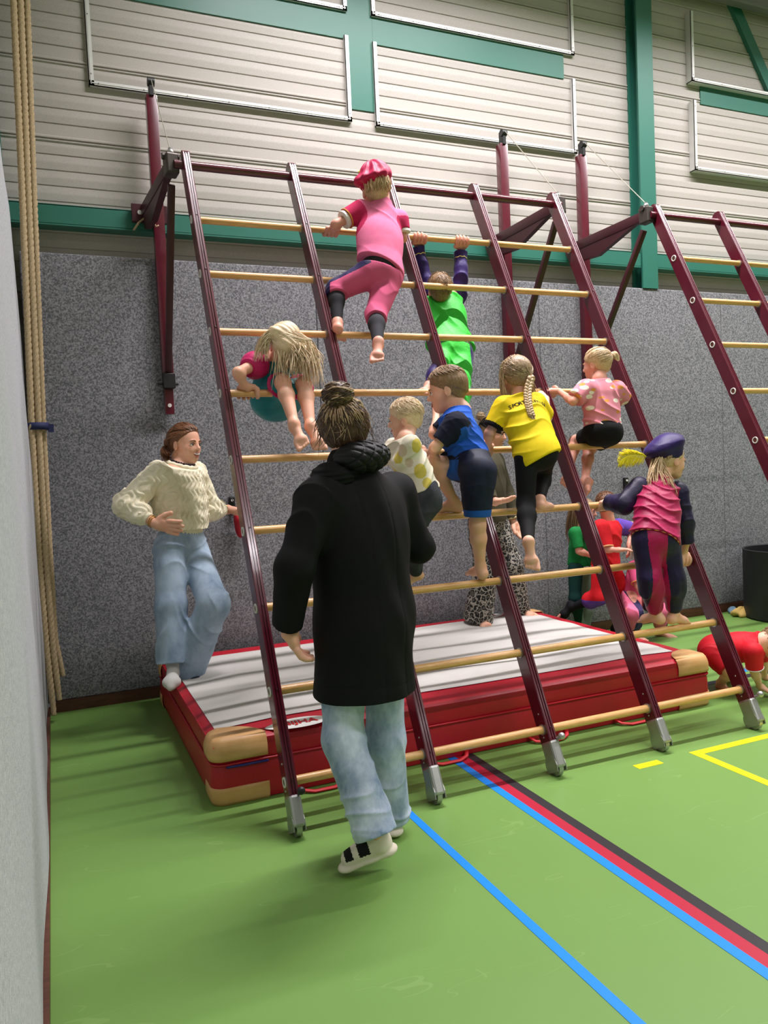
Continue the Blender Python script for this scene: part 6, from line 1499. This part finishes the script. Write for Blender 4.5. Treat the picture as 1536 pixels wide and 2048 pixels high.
# ---- woman in leopard trousers behind the ladder
def person_leopard_woman():
    J = dict(hd=aty(986,866,-.45), nk=aty(970,905,-.45), sa=aty(953,925,-.60), sb=aty(990,922,-.32), ea=aty(970,985,-.72), wa=aty(984,1004,-.80), eb=aty(1012,985,-.30), wb=aty(1026,1044,-.36),
             pv=aty(975,1035,-.42), ha=aty(960,1048,-.48), hb=aty(992,1048,-.34), ka=aty(972,1140,-.52), aa=aty(958,1228,-.44), kb=aty(1024,1130,-.44), ab=aty(1034,1212,-.30))
    f = Fig('woman', J, 1.64, 'woman in leopard-print trousers and olive jacket standing behind the ladder on the mat', kid=False)
    f.head(dirw(0.80,-0.50,-0.12), dirw(0.05,0,1), 0.235)
    f.hand('a', dirw(0.9,-0.1,0.1), dirw(0.1,0.2,1), 0.2, thumb=-1); f.hand('b', dirw(0.5,-0.2,-0.85), dirw(0.6,-0.7,0.1), 0.3, thumb=1)
    f.foot('a', f.J['aa']+dirw(0.3,-0.8,-0.3)*0.18); f.foot('b', f.J['ab']+dirw(0.6,-0.6,-0.3)*0.18); f.body(SK, 0.005); f.face(open_=0.4)
    h = f.hh; tgt = f.H(-0.02,-0.50,0.42); mb = gather(f, tgt, 260, 91, 0.012, 0.02); rnd = random.Random(9)
    for i in range(90):
        t = rnd.uniform(0, 6.28); ph = rnd.uniform(-1.2, 1.2); R = 0.14*h; pts = [tgt+f.HU*0.06*h+R*(math.cos(ph)*math.cos(t+q*.4)*f.HR+math.cos(ph)*math.sin(t+q*.4)*f.HF+math.sin(ph)*f.HU) for q in range(8)]
        mb.tube(pts, 0.003, 5, cap=False)
    solid('hair', [f.cap(0.03, 0.25, -0.33, amp=0.006), dict(p=[ell(tgt+f.HU*0.06*h, (0.14*h,)*3)])], HGB, f.root, 0.0045, mb)
    hb = f.cap(0.055, 0.18, -0.1); ctr = f.H(0,-0.06,0.13); nrm = unit(f.HF*0.35+f.HU*1.0); hb['cut'] = [(f.H(0,0,0.36), nrm), (f.H(0,0,0.10), -nrm)]
    solid('headband', [hb], cloth('dark_headband', (26,26,30)), f.root, 0.0045)
    ol = cloth('olive_jacket', (74,70,54), 0.85); n_ = f.J
    g = [dict(p=f.torso(0.028, hip=1.0, belly=1.15), k=0.05, disp=folds(0.008, unit((0.3,0.2,1)), 30, 3), cut=[(n_['pv']-f.up*0.02, -f.up), (n_['nk'], f.up)])]
    for sd in 'ab':
        c, n = f.cutplane(None, 0.95, sd, 'arm'); g.append(dict(p=f.arm(sd, 0.026, 0.97), k=0.03, join=0.03, disp=folds(0.007, n, 40, 3), cut=[(c, n)]))
    solid('jacket', g, ol, f.root, 0.005)
    build('watch', MB().tube(ring_around(n_['wb']-unit(n_['wb']-n_['eb'])*0.03, unit(n_['wb']-n_['eb']), 0.044, 0.040, (0,0,1))[0], 0.010, 8, cap=False), cloth('pale_cuff', (206,196,150)), f.root, smooth=True)
    lp = bpy.data.materials.new('leopard_print'); lp.use_nodes = True; nt = lp.node_tree; b = nt.nodes['Principled BSDF']; b.inputs['Roughness'].default_value = 0.85
    tc = nt.nodes.new('ShaderNodeTexCoord'); nz = nt.nodes.new('ShaderNodeTexNoise'); nz.inputs['Scale'].default_value = 30
    mx0 = nt.nodes.new('ShaderNodeMixRGB'); mx0.inputs['Fac'].default_value = 0.04; nt.links.new(tc.outputs['Object'], mx0.inputs['Color1']); nt.links.new(nz.outputs['Color'], mx0.inputs['Color2']); nt.links.new(tc.outputs['Object'], nz.inputs['Vector'])
    v = nt.nodes.new('ShaderNodeTexVoronoi'); v.inputs['Scale'].default_value = 27; nt.links.new(mx0.outputs[0], v.inputs['Vector'])
    r = nt.nodes.new('ShaderNodeValToRGB'); r.color_ramp.interpolation = 'CONSTANT'; e = r.color_ramp.elements; e[0].color = (*srgb(158,152,142),1); e[1].position = 0.075; e[1].color = (*srgb(18,17,17),1); q = e.new(0.27); q.color = (*srgb(92,88,82),1); v.feature = 'DISTANCE_TO_EDGE'
    nt.links.new(v.outputs['Distance'], r.inputs['Fac']); nt.links.new(r.outputs[0], b.inputs['Base Color'])
    g = [dict(p=f.torso(0.012, hip=1.1)[:1], k=0.03, cut=[(n_['pv']+f.up*0.08, f.up)])]
    for sd, hem in (('a', 0.115), ('b', 0.10)):
        H_, K, A = n_['h'+sd], n_['k'+sd], n_['a'+sd]; dd = unit(A-K); e_ = A+dd*0.045
        g.append(dict(p=[cone(H_, K, 0.095, 0.085), cone(K, e_, 0.085, hem)], k=0.04, join=0.03, disp=folds(0.008, unit((1,0.4,0.1)), 32, 5), cut=[(e_, dd)]))
    solid('trousers', g, lp, f.root, 0.005)
person_leopard_woman()

# ---- children behind, by the wall
def person_green_shirt():
    J = dict(hd=aty(1170,1022,-.30), nk=aty(1164,1052,-.30), sa=aty(1150,1066,-.40), sb=aty(1180,1064,-.20), ea=aty(1158,1102,-.44), wa=aty(1184,1112,-.46), eb=aty(1190,1098,-.20), wb=aty(1206,1086,-.22),
             pv=aty(1160,1130,-.28), ha=aty(1151,1138,-.34), hb=aty(1170,1138,-.24), ka=aty(1150,1196,-.36), aa=aty(1162,1258,-.26), kb=aty(1175,1200,-.28), ab=aty(1172,1264,-.26))
    f = Fig('girl', J, 1.14, 'long-haired child in green shirt standing behind the ladder near the wall')
    f.head(dirw(0.9,-0.35,-0.05), dirw(0,0,1), 0.205); f.hand('a', dirw(0.9,0,0.2), dirw(0,0,-1)); f.hand('b', dirw(0.9,0,0.2), dirw(0,0,-1))
    f.foot('a', f.J['aa']+dirw(0.8,-0.2,-0.3)*0.15); f.foot('b', f.J['ab']+dirw(0.8,0.2,-0.3)*0.15); f.body(SK3, 0.005); f.face()
    mb = MB(); rnd = random.Random(31)
    for i in range(260):
        a = f.surf(rnd.uniform(0.2, 1.6), rnd.uniform(-1.9, 1.9), 0.04); e = np.array([a[0], a[1], f.J['nk'][2]-rnd.uniform(0.0, .17)])-f.HF*rnd.uniform(0.02,.06)+CAMR*rnd.uniform(-.02,.02)
        mb.tube(bez([a, a+(a-f.J['hd'])*0.25, e+np.array([0,0,.08]), e], 7), [0.0042*(1-0.7*(k/6)**2) for k in range(7)], 5, cap=False)
    solid('hair', [f.cap(0.035, 0.22, -0.34, amp=0.01)], HDB, f.root, 0.005, mb)
    n_ = f.J; g = [dict(p=f.torso(0.016, hip=1.1, belly=1.15), k=0.04, disp=folds(0.006, f.up, 60, 3), cut=[(n_['pv']+f.up*0.0, -f.up), (n_['nk'], f.up)])]
    for sd in 'ab':
        c, n = f.cutplane(None, 0.42, sd, 'arm'); g.append(dict(p=f.arm(sd, 0.018, 0.5), k=0.02, cut=[(c, n)]))
    solid('shirt', g, cloth('green_shirt', (16,116,54), 0.8, c2=(22,130,62)), f.root, 0.005)
    build('shirt_hem', MB().tube(ring_around(n_['pv']+f.up*0.0, f.up, 0.112, 0.092, f.lat)[0], 0.010, 6, cap=False), M['white'], f.root, smooth=True)
    lg = solid('leggings', [dict(p=f.torso(0.006, hip=1.06)[:1]+f.leg('a', 0.008, 0.98)+f.leg('b', 0.008, 0.98), k=0.03, cut=[(n_['pv']+f.up*0.03, f.up)])], [cloth('dark_green', (10,56,50)), cloth('grey_green', (128,146,136))], f.root, 0.005)
    paint_faces(lg, lambda c: (c-n_['pv'])@CAMR > 0.005)
person_green_shirt()
def person_red_costume():
    J = dict(hd=aty(1213,1010,-.52), nk=aty(1216,1040,-.52), sa=aty(1202,1056,-.60), sb=aty(1238,1054,-.44), ea=aty(1212,1098,-.66), wa=aty(1234,1100,-.74), eb=aty(1263,1058,-.46), wb=aty(1258,1088,-.52),
             pv=aty(1210,1130,-.50), ha=aty(1203,1140,-.56), hb=aty(1223,1140,-.44), ka=aty(1198,1194,-.60), aa=aty(1146,1214,-.40), kb=aty(1246,1184,-.46), ab=aty(1234,1250,-.46))
    f = Fig('child', J, 1.16, 'child in red and purple costume running behind the ladder, one black sock kicked back')
    f.head(dirw(0.7,0.6,-0.1), dirw(0.08,0,1), 0.205); f.hand('a', dirw(0.9,-0.2,0.1), dirw(0,0,-1)); f.hand('b', dirw(-0.1,-0.2,-0.9), dirw(-0.6,0.3,0))
    f.foot('a', aty(1128,1236,-.36)); f.foot('b', f.J['ab']+dirw(0.7,0.3,-0.4)*0.15); f.body(SK3, 0.005); f.face()
    solid('hair', [f.cap(0.03, 0.2, -0.34, amp=0.008)], HRB, f.root, 0.005, scalp(f, 260, 61, 0.3, 0.010, (0.05, 1.9), 0.03))
    rd = cloth('red_fabric', (204,22,34), 0.8, c2=(216,32,42)); pu = cloth('purple_fabric', (92,62,160), 0.8, c2=(104,74,170)); n_ = f.J
    top = solid('costume_top', [dict(p=f.torso(0.018, hip=1.1, belly=1.15), k=0.04, disp=folds(0.008, unit(f.up+0.7*f.lat), 40, 3), cut=[(n_['pv']-f.up*0.01, -f.up), (n_['nk'], f.up)])], [rd, pu], f.root, 0.005)
    paint_faces(top, lambda c: (c-n_['pv'])@f.lat > 0.088)
    for sd in 'ab':
        c, n = f.cutplane(None, 0.46, sd, 'arm'); solid('sleeve', [dict(p=f.arm(sd, 0.030, 0.5, 1.2), k=0.02, cut=[(c, n)])], pu if sd == 'b' else rd, f.root, 0.005)
        build('sleeve_trim', MB().tube(ring_around(c, n, 0.056, 0.056, (0,0,1))[0], 0.007, 6, cap=False), cloth('peach_trim', (226,170,120)), f.root, smooth=True)
    c1, n1 = f.cutplane(None, 0.68, 'a', 'leg'); c2, n2 = f.cutplane(None, 0.72, 'b', 'leg')
    tr = solid('trousers', [dict(p=f.torso(0.014)[:1]+f.leg('a', 0.026, 0.66)+f.leg('b', 0.026, 0.70), k=0.03, disp=folds(0.007, (0.3,0.2,1), 40, 3), cut=[(n_['pv']+f.up*0.03, f.up)])], [rd, pu], f.root, 0.005)
    paint_faces(tr, lambda c: ((c-n_['kb'])@CAMR > 0.0) | (((c-n_['ka'])@np.array([0,0,1.0]) < -0.02)))
    bk = cloth('black_sock', (18,20,24)); sock(f, 'a', aty(1128,1236,-.36), bk)
    solid('sock', [dict(p=f.leg('a', 0.006, 0.98)[-1:])], bk, f.root, 0.005); sock(f, 'b', f.J['ab']+dirw(0.7,0.3,-0.4)*0.15, bk)
person_red_costume()
def person_pink_behind():
    J = dict(hd=aty(1288,1092,-.62), nk=aty(1284,1122,-.58), sa=aty(1268,1134,-.64), sb=aty(1303,1134,-.50), ea=aty(1276,1172,-.72), wa=aty(1292,1200,-.78), eb=aty(1322,1168,-.50), wb=aty(1330,1196,-.62),
             pv=aty(1268,1186,-.50), ha=aty(1262,1192,-.56), hb=aty(1282,1194,-.44), ka=aty(1268,1226,-.80), aa=aty(1266,1272,-.55), kb=aty(1322,1222,-.62), ab=aty(1320,1264,-.46))
    f = Fig('girl', J, 1.08, 'child in pink costume crouching on the floor behind the girl in the purple beret')
    f.head(dirw(0.8,-0.3,-0.4), dirw(0.3,0,1), 0.2); f.hand('a', dirw(0.3,-0.2,-0.9), dirw(0.8,0,0)); f.hand('b', dirw(0.3,-0.2,-0.9), dirw(0.8,0,0))
    f.foot('a', f.J['aa']+dirw(0.7,-0.6,-0.25)*0.15); f.foot('b', f.J['ab']+dirw(0.7,-0.6,-0.25)*0.15); f.body(SK3, 0.005); f.face()
    rnd = random.Random(77); mb = MB()
    for i in range(150):
        a = f.surf(rnd.uniform(0.3, 1.6), rnd.uniform(-2, 2), 0.04); e = np.array([a[0], a[1], a[2]-rnd.uniform(.08,.20)])-CAMR*rnd.uniform(0,.05)
        mb.tube(bez([a, a+(a-f.J['hd'])*0.2, e], 6), [0.004*(1-0.7*(k/5)**2) for k in range(6)], 5, cap=False)
    solid('hair', [f.cap(0.03, 0.2, -0.34)], HB, f.root, 0.005, mb); n_ = f.J
    g = [dict(p=f.torso(0.018, hip=1.1), k=0.04, disp=folds(0.005, f.up, 40, 3), cut=[(n_['pv']-f.up*0.01, -f.up), (n_['nk'], f.up)])]
    for sd in 'ab':
        c, n = f.cutplane(None, 0.42, sd, 'arm'); g.append(dict(p=f.arm(sd, 0.02, 0.5), k=0.02, cut=[(c, n)]))
    solid('costume_top', g, cloth('pink_top', (206,80,124)), f.root, 0.005)
    for sd in 'ab':
        c, n = f.cutplane(None, 0.42, sd, 'arm'); build('gold_trim', MB().tube(ring_around(c, n, 0.046, 0.046, (0,0,1))[0], 0.004, 6, cap=False), cloth('gold_trim3', (220,160,70)), f.root, smooth=True)
    st = bpy.data.materials.new('striped_trousers'); st.use_nodes = True; nt = st.node_tree; b = nt.nodes['Principled BSDF']; b.inputs['Roughness'].default_value = 0.85
    tc = nt.nodes.new('ShaderNodeTexCoord'); mp = nt.nodes.new('ShaderNodeMapping'); mp.inputs['Rotation'].default_value = (0,0,0.4); sp = nt.nodes.new('ShaderNodeSeparateXYZ')
    ml = nt.nodes.new('ShaderNodeMath'); ml.operation = 'MULTIPLY'; ml.inputs[1].default_value = 5.5; fr_ = nt.nodes.new('ShaderNodeMath'); fr_.operation = 'FRACT'
    r = nt.nodes.new('ShaderNodeValToRGB'); r.color_ramp.interpolation = 'CONSTANT'; e = r.color_ramp.elements; e[0].color = (*srgb(222,104,138),1); e[1].position = 0.4; e[1].color = (*srgb(40,28,72),1); q = e.new(0.75); q.color = (*srgb(226,120,120),1)
    L = nt.links.new; L(tc.outputs['Object'], mp.inputs['Vector']); L(mp.outputs[0], sp.inputs[0]); L(sp.outputs[0], ml.inputs[0]); L(ml.outputs[0], fr_.inputs[0]); L(fr_.outputs[0], r.inputs['Fac']); L(r.outputs[0], b.inputs['Base Color'])
    g = [dict(p=f.torso(0.014)[:1]+f.leg('a', 0.028, 0.9)+f.leg('b', 0.028, 0.8), k=0.03, disp=folds(0.006, (1,0.2,0.3), 40, 3), cut=[(n_['pv']+f.up*0.03, f.up)])]
    solid('trousers', g, st, f.root, 0.005)
person_pink_behind()
def person_crawler():
    J = dict(hd=aty(1552,1290,-2.10), nk=aty(1524,1282,-2.06), sa=aty(1506,1303,-2.12), sb=aty(1520,1284,-1.90), ea=aty(1509,1342,-2.10), wa=aty(1519,1372,-2.04), eb=aty(1527,1322,-1.86), wb=aty(1529,1354,-1.80),
             pv=aty(1430,1300,-1.80), ha=aty(1428,1308,-1.88), hb=aty(1434,1300,-1.72), ka=aty(1460,1342,-1.98), aa=aty(1441,1366,-1.80), kb=aty(1462,1332,-1.78), ab=aty(1452,1360,-1.62))
    f = Fig('boy', J, 1.10, 'barefoot boy in red sports kit on hands and feet at the right edge')
    f.head(dirw(0.8,-0.2,-0.5), dirw(0.5,0,0.8), 0.21); f.hand('a', dirw(0.75,-0.35,-0.45), dirw(-0.2,0.1,-1), 0.12, thumb=1); f.hand('b', dirw(0.75,-0.35,-0.3), dirw(-0.2,0.1,-1), 0.12, thumb=1)
    f.foot('a', atz(1458,1382,.012)); f.foot('b', atz(1482,1370,.012)); f.body(SK2, 0.0045); f.face()
    solid('hair', [f.cap(0.02, 0.2, -0.34, amp=0.006)], HDB, f.root, 0.0045, scalp(f, 200, 65, 0.3, 0.010, (0.05, 1.9), 0.02)); n_ = f.J
    g = [dict(p=f.torso(0.018, hip=0.95), k=0.04, disp=folds(0.006, unit(f.up+f.lat*0.5), 50, 3), cut=[(n_['pv']+f.up*0.02, -f.up), (n_['nk'], f.up)])]
    for sd in 'ab':
        c, n = f.cutplane(None, 0.42, sd, 'arm'); g.append(dict(p=f.arm(sd, 0.024, 0.5), k=0.02, cut=[(c, n)], disp=folds(0.005, (1,0.2,0.1), 50, 3)))
    rd = cloth('red_sports_fabric', (206,22,38), 0.65, c2=(214,28,44)); solid('shirt', g, rd, f.root, 0.0045)
    for sd in 'a':
        c, n = f.cutplane(None, 0.42, sd, 'arm'); build('white_piping', MB().tube(ring_around(c-n*0.004, n, 0.052, 0.052, (0,0,1))[0], 0.003, 6, cap=False), M['white'], f.root, smooth=True)
    g = [dict(p=f.torso(0.022, hip=1.1)[:1], k=0.03)]
    for sd in 'ab':
        c, n = f.cutplane(None, 0.42, sd, 'leg'); g.append(dict(p=f.leg(sd, 0.026, 0.5), join=0.03, cut=[(c, n)], disp=folds(0.006, (1,0.3,0.5), 40, 5)))
    solid('shorts', g, cloth('dark_red_shorts', (184,16,32), 0.65), f.root, 0.0045)
person_crawler()
